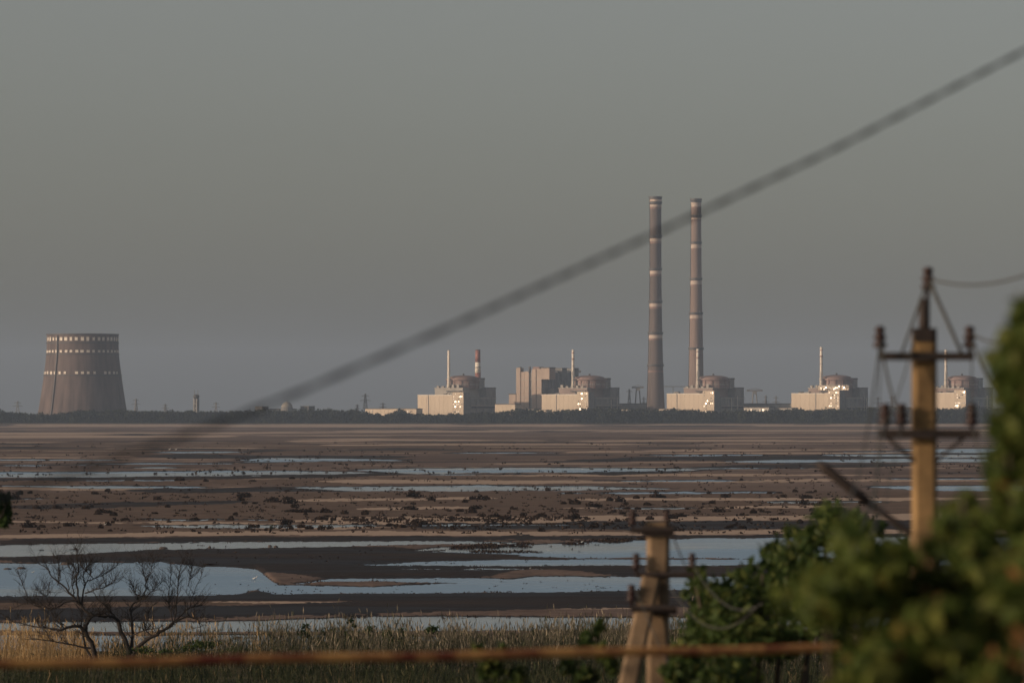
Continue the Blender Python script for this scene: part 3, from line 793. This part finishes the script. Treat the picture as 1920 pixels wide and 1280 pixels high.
# small litter of weed and stones too small to pick apart
cs = []
for (x0, x1, y0, y1, n, s) in [(0,1650,890,1004,2600,.5),(840,1210,1012,1030,900,.35),(0,1900,830,890,1000,.9),(640,1100,972,984,700,.45),(400,1180,1086,1112,140,.16),(300,1100,1020,1060,160,.22),(880,1010,1032,1037,200,.25)]:
    px = RNG.uniform(x0, x1, n); py = RNG.uniform(y0, y1, n)
    if y0 == 1012: py = np.interp(px, [840,1210], [1029,1013])+RNG.normal(0, 1.6, n)-1
    keep = fbm(px/60, py/3.) > .48; px = px[keep]; py = py[keep]; n = len(px)
    d = EYE*F/(py-HOR); x = (px-960)*d/F; z = gzs(x, d)
    k = 5
    c = np.repeat(np.stack([x, d, np.maximum(z, -.02)], 1), k, 0)+np.abs(RNG.normal(size=(n*k, 3)))*np.array([1.2, .6, .35])*s
    cs.append((c, RNG.uniform(.4, 1.0, n*k)*s))
px = RNG.uniform(0, 1700, 26000); py = RNG.uniform(1004, 1172, 26000); d = EYE*F/(py-HOR); x = (px-960)*d/F; z = gzs(x, d)
sel = (z > -.035) & (z < .03) & (fbm(px/55, py/6.) > .5); px = px[sel][:1500]; x = x[sel][:1500]; d = d[sel][:1500]; z = z[sel][:1500]
c = np.repeat(np.stack([x, d, np.maximum(z, 0)], 1), 4, 0)+np.abs(RNG.normal(size=(len(x)*4, 3)))*np.array([.45, .3, .05])
cs.append((c, RNG.uniform(.06, .2, len(c))))
me = cards(np.concatenate([c[0] for c in cs]), np.concatenate([c[1] for c in cs]), RNG.random(sum(len(c[0]) for c in cs)), M['shrub'], 'weed_litter')
obj('weed_litter', me, kind='stuff', label='scattered dark tufts and weed litter on the mud', cat='weeds')

def bird(px, py, hpx, label):
    d = py_to_d(py); x = (px-960)*d/F; s = hpx*d/F
    b = obj('bird', None, None, (x, d, max(gz(x, d), 0)), label, 'bird', 'white birds on the mud and water')
    b.scale = (s, s, s); b.rotation_euler = (0, 0, random.uniform(-.6, .6))
    me = MB().tube([(-.55,0,.42),(-.35,0,.45),(0,0,.5),(.25,0,.58),(.36,0,.74),(.42,0,.92),(.5,0,.95),(.66,0,.92)], [.02,.1,.19,.14,.06,.05,.065,.012], 8)
    me.build('body', M['bird'], b, smooth=True)
    for s2 in (-.06, .06): MB().tube([(0,s2,.38),(.02,s2,.2),(0,s2,-.12)], .018, 5).build('leg', M['dark'], b)
for px, py, hp, lab in [(478,1088,9,'white bird standing on the tip of mud beside the left pool'),(62,1075,6,'white bird wading at the far left of the left pool'),
    (352,987,4,'tiny white bird on the sand left of the greenish shrub'),(197,988,5,'white bird on the pale sand at left'),(1091,1018,5,'white bird at the weedy edge of the right pool'),
    (994,1067,4,'white bird on the dark mud below the right pool'),(318,845,4,'left one of two white birds far out on the brown flat'),(330,845,4,'right one of two white birds far out on the brown flat'),
    (1450,1032,5,'white bird floating near the trees in the right pool')]:
    bird(px, py, hp, lab)
def stump(px, py, wpx, hpx, label):
    d = py_to_d(py); x = (px-960)*d/F; s = wpx*d/F/2
    MB().lathe([(s,-.3),(s*.95,hpx*d/F*.5),(s*.6,hpx*d/F*.9),(s*.2,hpx*d/F)], 9).build('stone', M['rock'], None, loc=(x, d, 0), label=label, cat='stone', group='stones in the pools')
for q in [(306,1028,17,3.5,'flat oval stone in the narrow pool left of centre'),(393,1027,6,4,'small round stone in the narrow pool'),(506,1025,8,4,'left stone of a pair at the narrow pool end'),(517,1026,9,4,'right stone of a pair at the narrow pool end'),
          (14,1067,16,3,'flat dark stone at the far left of the left pool'),(40,1066,17,4,'dark low stone left of the bare tree in the pool'),(125,1058,24,5,'long dark block behind the bare tree crown'),(446,1197,12,5,'dark stone in the near pool right of the bare trees')]:
    stump(*q)

# ------------------------------------------------------------------ bare trees on the bank
TD = 222.0
def cpt(x, y, dy=0): return P(x/4, 980+y/4, TD)+Vector((0, dy, 0))
def bare_tree(limbs, base, label, seed, ntw):
    rnd = random.Random(seed)
    b = cpt(*base); b.z = gz(b.x, TD)-.1
    root = obj('bare_tree', None, None, b, label, 'tree', 'leafless trees on the bank')
    trunk = []; twig = MB(); segs = []
    for li, (r0, r1, pts) in enumerate(limbs):
        m = len(pts); sway = rnd.uniform(-1.3, 1.3); P3 = []
        for i, (x, y) in enumerate(pts):
            P3.append(cpt(x, y, sway*i/max(1, m-1))-b)
        if li and False: pass
        # smooth resample
        out = []; rad = []
        for i in range(m-1):
            p0, p1, p2, p3 = P3[max(i-1,0)], P3[i], P3[i+1], P3[min(i+2,m-1)]
            for t in (0, .34, .67):
                out.append(.5*((2*p1)+(p2-p0)*t+(2*p0-5*p1+4*p2-p3)*t*t+(3*p1-p0-3*p2+p3)*t**3)+Vector((rnd.gauss(0,.018),0,rnd.gauss(0,.018)))); rad.append(r0+(r1-r0)*((i+t)/(m-1))**.8)
        out.append(P3[-1]); rad.append(r1)
        rad = [r*1.25 for r in rad]; mb = MB().tube(out, rad, 7)
        mb.build('trunk' if r0 > .085 else 'limb', M['bark'], root, smooth=True)
        segs.append((out, rad))
    def grow(p, dr, ln, r, lv):
        pts = [p]; q = p.copy(); dd = dr.copy()
        for k in range(4):
            dd = (dd+Vector((rnd.gauss(0,.22), rnd.gauss(0,.2), rnd.gauss(.07,.2)))).normalized(); q = q+dd*ln/4; pts.append(q.copy())
            if lv > 0 and rnd.random() < .75:
                s = rnd.choice((-1, 1))
                nd = (dd+Vector((s*rnd.uniform(.4,1.1), rnd.gauss(0,.4), rnd.uniform(-.1,.7)))).normalized()
                grow(q.copy(), nd, ln*rnd.uniform(.35,.65), r*.62, lv-1)
        twig.tube(pts, [r, r*.85, r*.7, r*.55, r*.3], 4)
    for _ in range(ntw):
        out, rad = rnd.choice(segs); i = rnd.randrange(len(out)//3, len(out)-1) if len(out) > 3 else 0
        t = (out[i+1]-out[i]).normalized(); s = rnd.choice((-1, 1))
        up = Vector((s*rnd.uniform(.2,1), rnd.gauss(0,.5), rnd.uniform(.0,1.1)))
        grow(out[i].copy(), (t*.6+up).normalized(), rnd.uniform(.3,.95), min(rad[i]*.6, rnd.uniform(.013,.021)), 2)
    for out, rad in segs:
        t = (out[-1]-out[-2]).normalized()
        for _ in range(3): grow(out[-1].copy(), (t+Vector((rnd.gauss(0,.4),rnd.gauss(0,.3),rnd.gauss(.2,.3)))).normalized(), rnd.uniform(.25,.6), .013, 1)
    o = twig.build('twigs', M['bark'], root); o['kind'] = 'stuff'
    return root
bare_tree([
 (.11,.045,[(720,1030),(700,930),(660,840),(620,780),(560,770),(440,800)]), (.045,.015,[(440,800),(340,790),(200,770),(60,740)]),
 (.07,.05,[(640,800),(650,750),(700,695),(760,690)]), (.06,.016,[(700,695),(640,660),(590,600),(530,540),(460,470),(380,400),(350,350),(280,310)]),
 (.045,.012,[(600,610),(580,500),(575,400),(590,340),(575,260),(570,205)]), (.04,.012,[(610,620),(620,540),(640,450),(700,420),(780,380),(870,320)]),
 (.03,.011,[(640,530),(720,500),(800,470),(880,420)]), (.032,.012,[(600,580),(500,590),(400,640),(300,630),(200,610),(100,640)]),
 (.045,.014,[(700,940),(600,920),(480,900),(380,880),(250,870)]), (.05,.02,[(690,1020),(640,930),(620,860),(600,760),(610,700),(600,640)]),
 (.025,.010,[(560,560),(545,480),(560,400),(520,330)]), (.022,.010,[(430,470),(440,400),(435,300),(432,270)]), (.026,.01,[(640,450),(620,400),(640,340),(700,300)]),
 (.02,.009,[(700,420),(660,370),(610,300)]), (.03,.011,[(480,780),(420,720),(360,640),(260,600)]), (.02,.009,[(210,555),(170,470),(130,390)]), (.02,.009,[(370,440),(365,540),(300,500)]),
 ], (715,1015), 'spreading leafless tree at far left, its limbs reaching furthest left', 3, 290)
bare_tree([
 (.12,.07,[(965,1030),(960,930),(920,850),(890,780),(880,730)]), (.065,.05,[(880,730),(850,705),(800,692),(750,690)]), (.035,.012,[(880,740),(860,690),(800,630),(740,560),(720,520)]),
 (.08,.04,[(975,1010),(990,880),(975,750),(970,660)]), (.042,.02,[(970,660),(1000,605),(1050,580),(1090,565)]), (.022,.010,[(1040,590),(1020,520),(1000,470)]), (.024,.010,[(1085,560),(1100,450),(1130,380),(1155,300)]),
 (.09,.05,[(985,1010),(1050,910),(1150,850),(1230,800),(1310,740)]), (.045,.014,[(1310,740),(1400,700),(1480,720),(1505,790)]), (.04,.010,[(1250,790),(1305,750),(1320,660),(1335,500),(1340,400),(1365,310)]),
 (.035,.012,[(1310,740),(1420,640),(1500,620)]), (.032,.012,[(1000,840),(1080,800),(1200,780)]), (.03,.012,[(1140,850),(1090,800),(1100,700),(1140,620)]), (.02,.009,[(1420,640),(1440,540),(1500,400)]), (.018,.009,[(1410,480),(1430,400),(1440,340)]),
 (.02,.009,[(1110,440),(1080,380),(1075,310)]), (.025,.01,[(1090,565),(1150,500),(1200,460)]), (.02,.009,[(1270,560),(1275,450),(1280,370)]), (.03,.01,[(1300,750),(1270,640),(1275,540)]),
 ], (965,1015), 'leafless tree right of its twin, with a long limb leaning right', 5, 260)

# ------------------------------------------------------------------ reeds on the bank
def reeds(name, label, mt, n, dens, d0, d1, hmin, hmax, tmean, plume=.5, wid=.010, leaf=2):
    """dens(px) gives 0..1; stems, blades and plumes in one mesh"""
    V = []; T = []; Fq = []
    k = 0; d = RNG.uniform(d0, d1, n*3); px = RNG.uniform(-80, 2000, n*3)
    clump = fbm(px/45, d/6, 3)
    ok = RNG.random(n*3) < np.interp(px, *dens)*np.clip((clump-.3)*3, .1, 1)
    d = d[ok][:n]; px = px[ok][:n]; clump = clump[ok][:n]; m = len(d)
    x = (px-960)*d/F; z = gzs(x, d)-.05
    h = RNG.uniform(hmin, hmax, m)*(.3+clump*1.15)*(.74+.62*fbm(px/110+4, d/40, 2))*np.where(RNG.random(m) < .12, 1.25, 1)
    lean = RNG.normal(.02, .13, m)*np.where(RNG.random(m) < .08, 3, 1); lean2 = RNG.normal(0, .1, m)
    tint = np.clip(RNG.normal(tmean, .22, m)+(clump-.5)*.5, 0, 1)
    b = np.stack([x, d, z], 1); t = b+np.stack([lean*h, lean2*h, h], 1)
    ax = np.stack([np.ones(m), RNG.normal(0, .5, m), np.zeros(m)], 1)*wid
    def quad(p0, p1, w0, w1, tn):
        nonlocal k
        v = np.stack([p0-ax*w0, p0+ax*w0, p1+ax*w1, p1-ax*w1], 1).reshape(-1, 3)
        i = k+np.arange(len(p0))*4
        Fq.append(np.stack([i, i+1, i+2, i+3], 1)); V.append(v); T.append(np.repeat(tn, 4)); k += len(v)
    mid = b+(t-b)*.55+np.stack([lean*h*-.12, lean2*0, lean*0], 1)
    quad(b, mid, .8, .6, tint); quad(mid, t, .6, .3, tint)
    for _ in range(leaf):
        f = RNG.uniform(.15, .8, m)[:, None]; p0 = b+(t-b)*f
        dr = np.stack([RNG.normal(0, .5, m), RNG.normal(0, .4, m), RNG.uniform(.1, .9, m)], 1)
        ln = RNG.uniform(.2, .55, m)[:, None]
        pm = p0+dr*ln*.5; p1 = p0+dr*ln+np.array([0, 0, -.12])
        quad(p0, pm, 1.1, 1.0, np.clip(tint-.1, 0, 1)); quad(pm, p1, 1.0, .1, np.clip(tint-.1, 0, 1))
    if plume:
        sel = RNG.random(m) < plume
        p0 = t[sel]-np.array([0, 0, .04]); sw = RNG.normal(0, .07, (sel.sum(), 3)); sw[:, 2] = RNG.uniform(.16, .34, sel.sum())
        axb = ax; ax = ax[sel]; quad(p0, p0+sw*.5, 1.0, 2.0, np.clip(tint[sel]+.12, 0, 1)); quad(p0+sw*.5, p0+sw, 2.0, .3, np.clip(tint[sel]+.12, 0, 1)); ax = axb
    me = rawmesh(name, np.concatenate(V), np.concatenate(Fq).astype(np.int32), np.concatenate(T), mt)
    obj(name, me, kind='stuff', label=label, cat='reeds')
reeds('golden_reeds', 'dry golden reeds at the foot of the bare trees', M['reed_gold'], 6500, ([-80,0,60,160,230,330,480,560],[1,1,.9,.8,.4,.25,.14,0]), 226, 247, .9, 1.6, .5, .5)
reeds('pale_reeds', 'pale feathery reeds lining the bank in the middle', M['reed_pale'], 11000, ([250,380,470,700,1180,1300,1900],[.0,.12,.35,.8,1,.6,.3]), 212, 247, .9, 1.75, .5, .6)
reeds('bank_reeds', 'dark green reeds standing among the pale ones', M['reed_green'], 7000, ([150,230,420,700,1200,1900],[0,.5,.8,1,.9,.8]), 208, 240, .8, 1.5, .4, .3)
reeds('green_reeds', 'short dark green reeds covering the near bank', M['reed_green'], 12000, ([-80,0,500,700,1200,1900],[.8,.8,1,.9,.8,.8]), 150, 208, .5, .95, .42, .15)
reeds('near_reeds', 'dark green reed blades below the pipe', M['reed_green'], 13000, ([-80,0,500,1300,1900],[.9,.9,1,1,.8]), 104, 150, .9, 1.7, .36, .12, .011, 3)

# low bushes among the reeds
def bushy(name, label, d, clumps, n, leaf, mt, tmean=.5, tsd=.25, stems=True, aspect=1.7, cat='bush', group=None, hollow=.15, dthick=.8, trunk_r=.05, base_px=None):
    """leafy plant: clumps are (px, py, rx, ry) on the photograph at distance d"""
    c0 = clumps[0]; bx = ((np.mean([c[0] for c in clumps]) if base_px is None else base_px)-960)*d/F
    root = obj(name, None, None, (bx, d, gz(bx, d)), label, cat, group)
    org = np.array(root.location)
    cs = []; tot = sum(c[2]*c[3] for c in clumps)
    for (px, py, rx, ry) in clumps:
        k = max(12, int(n*rx*ry/tot)); m = d/F
        cen = np.array(P(px, py, d))+np.array([0, random.uniform(-.5, .5)*dthick, 0])
        nsub = max(3, k//60)
        sub = in_ball(nsub, .1)*np.array([rx*m, dthick, ry*m])*.8
        a = sub[RNG.integers(0, nsub, k)]+RNG.normal(size=(k, 3))*np.array([rx*m, dthick, ry*m])*.17
        cs.append(a+cen)
    c = np.concatenate(cs)-org
    tint = np.clip(RNG.normal(tmean, tsd, len(c)), 0, 1)
    obj('crown', cards(c, RNG.uniform(.6, 1.2, len(c))*leaf, tint, mt, 'crown', aspect=aspect), root)
    if stems:
        top = np.array(P(*clumps[0][:2], d))-org
        tr = MB(); fork = Vector((0, 0, 0)).lerp(Vector(top), .45)
        tr.tube([(0, 0, -.3), Vector(top)*.25, fork], [trunk_r, trunk_r*.85, trunk_r*.7], 8); tr.build('trunk', M['bark2'], root, smooth=True)
        for (px, py, rx, ry) in clumps:
            e = Vector(np.array(P(px, py-ry*.4, d))-org)
            st = Vector(top)*random.uniform(.25, .45)
            mid = st.lerp(e, .5)+Vector((random.gauss(0, .1), random.gauss(0, .2), random.gauss(0, .1)))
            MB().tube([st, mid, e], [trunk_r*.5, trunk_r*.35, trunk_r*.12], 6).build('branch', M['bark2'], root, smooth=True)
    return root
bushy('twiggy_bush', 'dark twiggy bush rising from the reeds left of centre', 225, [(620,1195,60,30),(575,1185,25,22),(680,1185,30,26),(660,1168,16,12)], 900, .09, M['leafB'], .3, .2, aspect=2.4, trunk_r=.04)
bushy('twiggy_bush', 'small dark bush at the right of the twiggy one', 222, [(745,1190,30,22),(800,1182,24,18)], 500, .09, M['leafB'], .35, .2, aspect=2.4, trunk_r=.03)
bushy('green_bush', 'low green bush below the limb of the right bare tree', 220, [(300,1222,50,14),(370,1216,60,16),(440,1222,40,16)], 1100, .10, M['leafB'], .55, .2, trunk_r=.03)

# ------------------------------------------------------------------ near pipe, poles, wires
def sag(p0, p1, s, n=24):
    p0, p1 = Vector(p0), Vector(p1)
    return [p0.lerp(p1, t)-Vector((0, 0, 4*s*t*(1-t))) for t in np.linspace(0, 1, n)]

gp = obj('gas_pipe', None, None, (0, 19.5, gz(0, 19.5)), 'rusty yellow pipe running level across the foreground', 'pipe')
o0 = Vector(gp.location)
pa, pb = P(-900, 1263, 25.0), P(1960, 1206, 29.5)
MB().tube([pa.lerp(pb, t)+Vector((0, 0, .004*math.sin(t*31)))-o0 for t in np.linspace(0, 1, 40)], .027, 16).build('pipe', M['pipe'], gp, smooth=True)
for t in (.02, .985):
    q = pa.lerp(pb, t)-o0; zg = gz(*(q+o0).xy)-o0.z
    MB().tube([(q.x, q.y, zg-.4), (q.x, q.y, q.z-.02)], .03, 10).build('support_post', M['pipe'], gp)

def insulator(b, p, s, parent):
    """bell-shaped pin insulator with skirts; p base point"""
    pr = [(.012,-.05),(.012,0),(.03,.0),(.045,.012),(.04,.03),(.028,.034),(.026,.05),(.042,.06),(.038,.075),(.026,.082),(.024,.1),(.034,.106),(.03,.125),(.012,.135)]
    return MB().lathe([(r*s, z*s) for r, z in pr], 18).build('insulator', M['porcelain'], parent, smooth=True, loc=p)

# tall concrete pole with two cross-arms
PD = 35.0; mp_ = PD/F
pole_base = P(1733, 900, PD); pole_base.z = gz(pole_base.x, PD)
po = obj('power_pole', None, None, pole_base, 'tall concrete power pole with two dark cross-arms and pin insulators', 'power pole')
def pl(px, py, dy=0): v = P(px, py, PD+dy)-pole_base; return v
top = pl(1733, 628)
def taper_post(p0, p1, w0, w1, dp=.9, bev=.18):
    b = MB(); p0 = Vector(p0); p1 = Vector(p1)
    ax = (p1-p0).normalized(); u = Vector((1,0,0)); u = (u-ax*u.dot(ax)).normalized(); v = ax.cross(u)
    for p, w in ((p0, w0), (p1, w1)):
        for a, c in ((-1+bev*2,-1),(1-bev*2,-1),(1,-1+bev*2),(1,1-bev*2),(1-bev*2,1),(-1+bev*2,1),(-1,1-bev*2),(-1,-1+bev*2)):
            b.v.append(p+u*a*w/2+v*c*w*dp/2)
    for i in range(8): b.f.append((i, (i+1)%8, 8+(i+1)%8, 8+i))
    b.f.append(tuple(range(8))[::-1]); b.f.append(tuple(range(8, 16))); return b
taper_post((0, 0, -.5), top, .20, 45*mp_).build('shaft', M['concrete'], po)
MB().box(-.085, .085, -.09, .09, 0, .10).build('cap_clamp', M['iron'], po, loc=top-Vector((0, 0, .05)))
MB().tube([pl(1733, 640), pl(1733, 560)], .042, 10).build('top_pin', M['iron'], po, smooth=True)
MB().tube([pl(1738, 560), pl(1740, 536)], .012, 8).build('pin_rod', M['iron'], po)
insulator(None, pl(1740, 543), 1.25, po)
def arm(y, x0, x1, zt, name='cross_arm'):
    a, b_ = pl(x0, y, -.13), pl(x1, y, -.13)
    MB().box(a.x, b_.x, a.y-.03, a.y-.022, a.z-zt/2, a.z+zt/2).box(a.x, b_.x, a.y-.022, a.y+.03, a.z+zt/2-.008, a.z+zt/2).build(name, M['iron'], po)
arm(668, 1646, 1826, .06); arm(813, 1648, 1836, .066)
for y in (668, 813):
    c = pl(1733, y); MB().box(-.125, .125, .1, .125, -.02, .02).build('clamp_strap', M['iron'], po, loc=c)
for x, y in ((1650, 668), (1818, 668), (1660, 813), (1690, 813), (1822, 813)):
    MB().tube([pl(x, y, -.13), pl(x, y-18, -.13)], .011, 8).build('pin_rod', M['iron'], po)
    insulator(None, pl(x, y-16, -.13), 1.2, po)
MB().tube([pl(1660, 816, -.12), pl(1722, 872, -.05)], .014, 6).build('arm_brace', M['iron'], po)
MB().tube([pl(1812, 816, -.12), pl(1746, 872, -.05)], .014, 6).build('arm_brace', M['iron'], po)
def wire(pts, r, label, group='thin overhead wires', m_='wire', d=None, name='overhead_wire'):
    b = MB().tube(pts, r, 7); b.build(name, M[m_], None, smooth=True, label=label, cat='wire', group=group)
A = lambda px, py, d: P(px, py, d)
wire(sag(A(1742, 523, 34.95), A(2180, 340, 27), .24), .008, 'overhead wire sagging from the pole top to the right edge')
wire(sag(A(1822, 625, 34.85), A(2100, 350, 26), .35), .008, 'overhead wire rising from the upper arm right insulator')
wire(sag(A(1744, 530, 34.9), A(1804, 664, 34.8), .0, 6), .014, 'jumper wire slanting from the pole top to the right arm')
wire(sag(A(1737, 533, 34.9), A(1690, 664, 34.8), .0, 6), .010, 'jumper wire slanting from the pole top to the left arm')
wire(sag(A(1650, 640, 34.85), A(1570, 980, 24), .25), .007, 'wire dropping left from the upper arm left insulator')
wire(sag(A(1652, 640, 34.8), A(1692, 775, 34.7), .12, 12), .009, 'looped jumper from the upper left insulator to the lower arm')
wire(sag(A(1824, 640, 34.8), A(1900, 770, 30), .08, 12), .009, 'wire leading from the upper right insulator down into the leaves')
wire(sag(A(1660, 785, 34.8), A(1600, 1010, 25), .2), .007, 'wire dropping left from the lower arm')
wire(sag(A(1822, 640, 34.8), A(1822, 785, 34.8), .02, 8), .005, 'upright jumper between the right ends of both arms')

wire(sag(A(1652, 640, 34.8), A(1640, 1000, 30), .0), .005, 'thin wire hanging straight down left of the pole')
wire(sag(A(1690, 790, 34.7), A(1625, 1010, 27), .15), .005, 'thin wire falling from the inner lower insulator')
wire(sag(A(1660, 795, 34.7), A(1712, 640, 34.6), .06, 10), .005, 'thin slack tie between the lower arm and the pole top')
wire(sag(A(1824, 800, 34.7), A(1890, 1000, 30), .1), .006, 'wire falling from the lower arm into the right foliage')

# slanted dark arm sticking out of the leaves, on its own hidden post
ar = obj('street_lamp', None, None, (P(1720, 1000, 37).x, 37, gz(P(1720,1000,37).x, 37)), 'street lamp with dark slanting arm poking out of the leaves left of the pole', 'street lamp')
o1 = Vector(ar.location)
MB().tube([P(1532, 868, 37)-o1, P(1550, 880, 37)-o1, P(1590, 912, 37)-o1, P(1640, 950, 37)-o1], [.022, .042, .042, .034], 10).build('lamp_head', M['iron'], ar, smooth=True)
MB().tube([P(1636, 947, 37)-o1, P(1720, 1010, 37)-o1], .026, 8).build('arm', M['iron'], ar)
MB().tube([P(1720, 1005, 37)-o1, (0, 0, -.3)], .06, 10).build('post', M['concrete2'], ar)

# shorter braced pole
QD = 46.0
qb = P(1234, 1000, QD); qb.z = gz(qb.x, QD)
pq = obj('braced_pole', None, None, qb, 'shorter concrete pole with a diagonal concrete strut and wire clamps', 'power pole')
def ql(px, py, dy=0): return P(px, py, QD+dy)-qb
mq = QD/F
taper_post((-.02, 0, -.5), ql(1234, 978), .20, 43*mq).build('shaft', M['concrete2'], pq)
taper_post(ql(1152, 1400, -.5), ql(1221, 1084, -.22), .19, 36*mq).build('strut', M['concrete2'], pq)
MB().box(-.15, .15, -.14, .14, -.05, .05).build('top_clamp', M['iron'], pq, loc=ql(1234, 995))
def qarm(x0, x1, y, t, dy=-.14):
    a, b_ = ql(x0, y, dy), ql(x1, y, dy)
    MB().tube([a, b_], t/2, 6).build('cross_arm', M['iron'], pq)
qarm(1182, 1262, 994, .06); qarm(1196, 1302, 1077, .055); qarm(1182, 1270, 1140, .07, -.35)
for x, y, s, dy in ((1186, 990, .85, -.14), (1250, 984, .7, -.14), (1193, 1072, .85, -.14), (1298, 1070, .8, -.14), (1184, 1134, .95, -.35)):
    MB().tube([ql(x, y+8, dy), ql(x, y-10, dy)], .011, 7).build('pin_rod', M['iron'], pq)
    insulator(None, ql(x, y-8, dy), s*1.25, pq)
MB().box(-.16, .16, -.05, .3, -.045, .045).build('strut_clamp', M['iron'], pq, loc=ql(1238, 1142, -.2))
MB().tube([ql(1256, 990, -.1), ql(1290, 1076, -.1)], .008, 6).build('stay_rod', M['iron'], pq)
wire(sag(A(1296, 1052, 45.8), A(1430, 1130, 44), .22), .006, 'slack wire looping right from the short braced pole')
wire(sag(A(1248, 1085, 45.8), A(1420, 1135, 44), .33), .006, 'lower slack wire looping from the braced pole into the leaves')
wire(sag(A(1190, 1100, 45.5), A(1262, 1260, 45), .03), .005, 'thin wire running down the front of the braced pole')

# thick twisted cable slanting across the view
def twisted():
    cp = [(2300,-110,21),(1920,96,19.5),(1560,282,18.5),(1220,442,17.5),(860,606,16),(560,735,15.6),(400,797,15.2),(200,866,14.6),(60,912,14),(-300,1025,12.5)]
    n = 420; t = np.linspace(0, len(cp)-1, n)
    kx = np.arange(len(cp))
    pts = [P(np.interp(a, kx, [c[0] for c in cp]), np.interp(a, kx, [c[1] for c in cp]), np.interp(a, kx, [c[2] for c in cp])) for a in t]
    for _ in range(12):
        pts = [pts[0]]+[(pts[i-1]+pts[i]*2+pts[i+1])/4 for i in range(1, n-1)]+[pts[-1]]
    root = obj('twisted_cable', None, None, pts[-1], 'thick dark twisted cable slanting across the whole sky', 'cable')
    s = 0; st = [[], []]
    for i, p in enumerate(pts):
        if i: s += (p-pts[i-1]).length
        tg = (pts[min(i+1, n-1)]-pts[max(i-1, 0)]).normalized()
        u = tg.cross(Vector((0, 0, 1))).normalized(); v = tg.cross(u); a = s/.21*math.pi
        for k in (0, 1):
            st[k].append(p+(u*math.cos(a+k*math.pi)+v*math.sin(a+k*math.pi))*.0038-pts[-1])
    for k in (0, 1): MB().tube(st[k], .0058, 7).build('strand', M['cable'], root, smooth=True)
twisted()

# ------------------------------------------------------------------ near foliage
bushy('leafy_tree', 'big dark leafy tree filling the lower right corner', 18.5, [(1640,1090,110,80),(1550,1120,110,80),(1730,1160,130,100),(1850,1070,100,110),(1730,1245,180,80),(1880,1180,120,150),(1600,1010,50,40),(1850,960,50,50),(1760,1035,45,40),(1685,1030,40,36),(1805,945,34,34),(1790,1000,40,40)],
      7600, .052, M['leafA'], .48, .22, cat='tree', dthick=.7, trunk_r=.07)
bushy('leafy_tree', 'blurred leafy branch climbing the right edge', 17, [(1925,700,70,90),(1905,640,42,42),(1918,765,50,50),(1945,600,50,50),(1930,820,70,80),(1915,920,60,90),(1960,1010,90,140),(1890,860,36,40)],
      4200, .05, M['leafA'], .42, .28, cat='tree', dthick=.5, trunk_r=.05, base_px=2300)
bushy('leafy_tree', 'darker green tree behind the slack wires, right of the braced pole', 50, [(1340,1170,80,80),(1430,1100,80,60),(1480,1040,70,60),(1560,985,70,45),(1630,1000,60,50),(1700,1040,70,50),(1790,985,50,40),(1300,1090,22,40),(1400,1180,110,90),(1320,1245,110,60),(1520,1120,100,110)],
      9000, .075, M['leafB'], .5, .25, cat='tree', dthick=1.6, trunk_r=.12)
bushy('leafy_shoot', 'blurred green leafy shoot rising over the pipe left of the braced pole', 48, [(925,1215,34,45),(935,1270,50,40),(900,1250,28,40)], 700, .06, M['leafB'], .5, .25, cat='bush', dthick=.3, trunk_r=.02)
bushy('leafy_shoot', 'blurred green leafy shoot just left of the braced pole foot', 48, [(1118,1215,30,55),(1100,1265,50,36),(1140,1255,26,40)], 700, .06, M['leafB'], .5, .25, cat='bush', dthick=.3, trunk_r=.02)
bushy('leafy_shoot', 'blurred green undergrowth at the foot of the braced pole', 44, [(1290,1265,60,40),(1340,1250,70,50),(1200,1310,60,30)], 900, .065, M['leafB'], .5, .25, cat='bush', dthick=.4, trunk_r=.02)
bushy('leafy_tree', 'dark drooping leaf spray at the left edge above the bare tree', 75, [(2,935,22,36),(8,972,16,26),(14,955,12,34),(-60,920,50,60),(-190,1000,160,100)], 2600, .09, M['leafB'], .15, .15, cat='tree', dthick=.5, trunk_r=.09, aspect=2.6, base_px=-400)

bushy('leafy_bush', 'very blurred olive bush in front of the pipe end at lower right', 15.5, [(1640,1275,70,40),(1690,1240,90,60),(1830,1220,90,70),(1900,1130,60,90),(1760,1160,50,40)],
      1700, .06, M['leafA'], .5, .3, cat='bush', dthick=.3, trunk_r=.03)

# ------------------------------------------------------------------ air
hz = MB().box(-8200, 8200, -420, 25600, -2.0, 352)
hm = bpy.data.materials.new('dusty air'); hm.use_nodes = True
nn = hm.node_tree.nodes; nn.remove(nn['Principled BSDF'])
pv = nn.new('ShaderNodeVolumePrincipled'); pv.inputs['Color'].default_value = (.54,.69,.93,1)
pv.inputs['Density'].default_value = 4.3e-5; pv.inputs['Anisotropy'].default_value = 0.0
hm.node_tree.links.new(pv.outputs[0], nn['Material Output'].inputs['Volume'])
hz.build('haze', hm, None, kind='stuff', label='thin dusty evening haze over the lake bed')
print('shrubs', cnt, 'objects', len(bpy.data.objects))
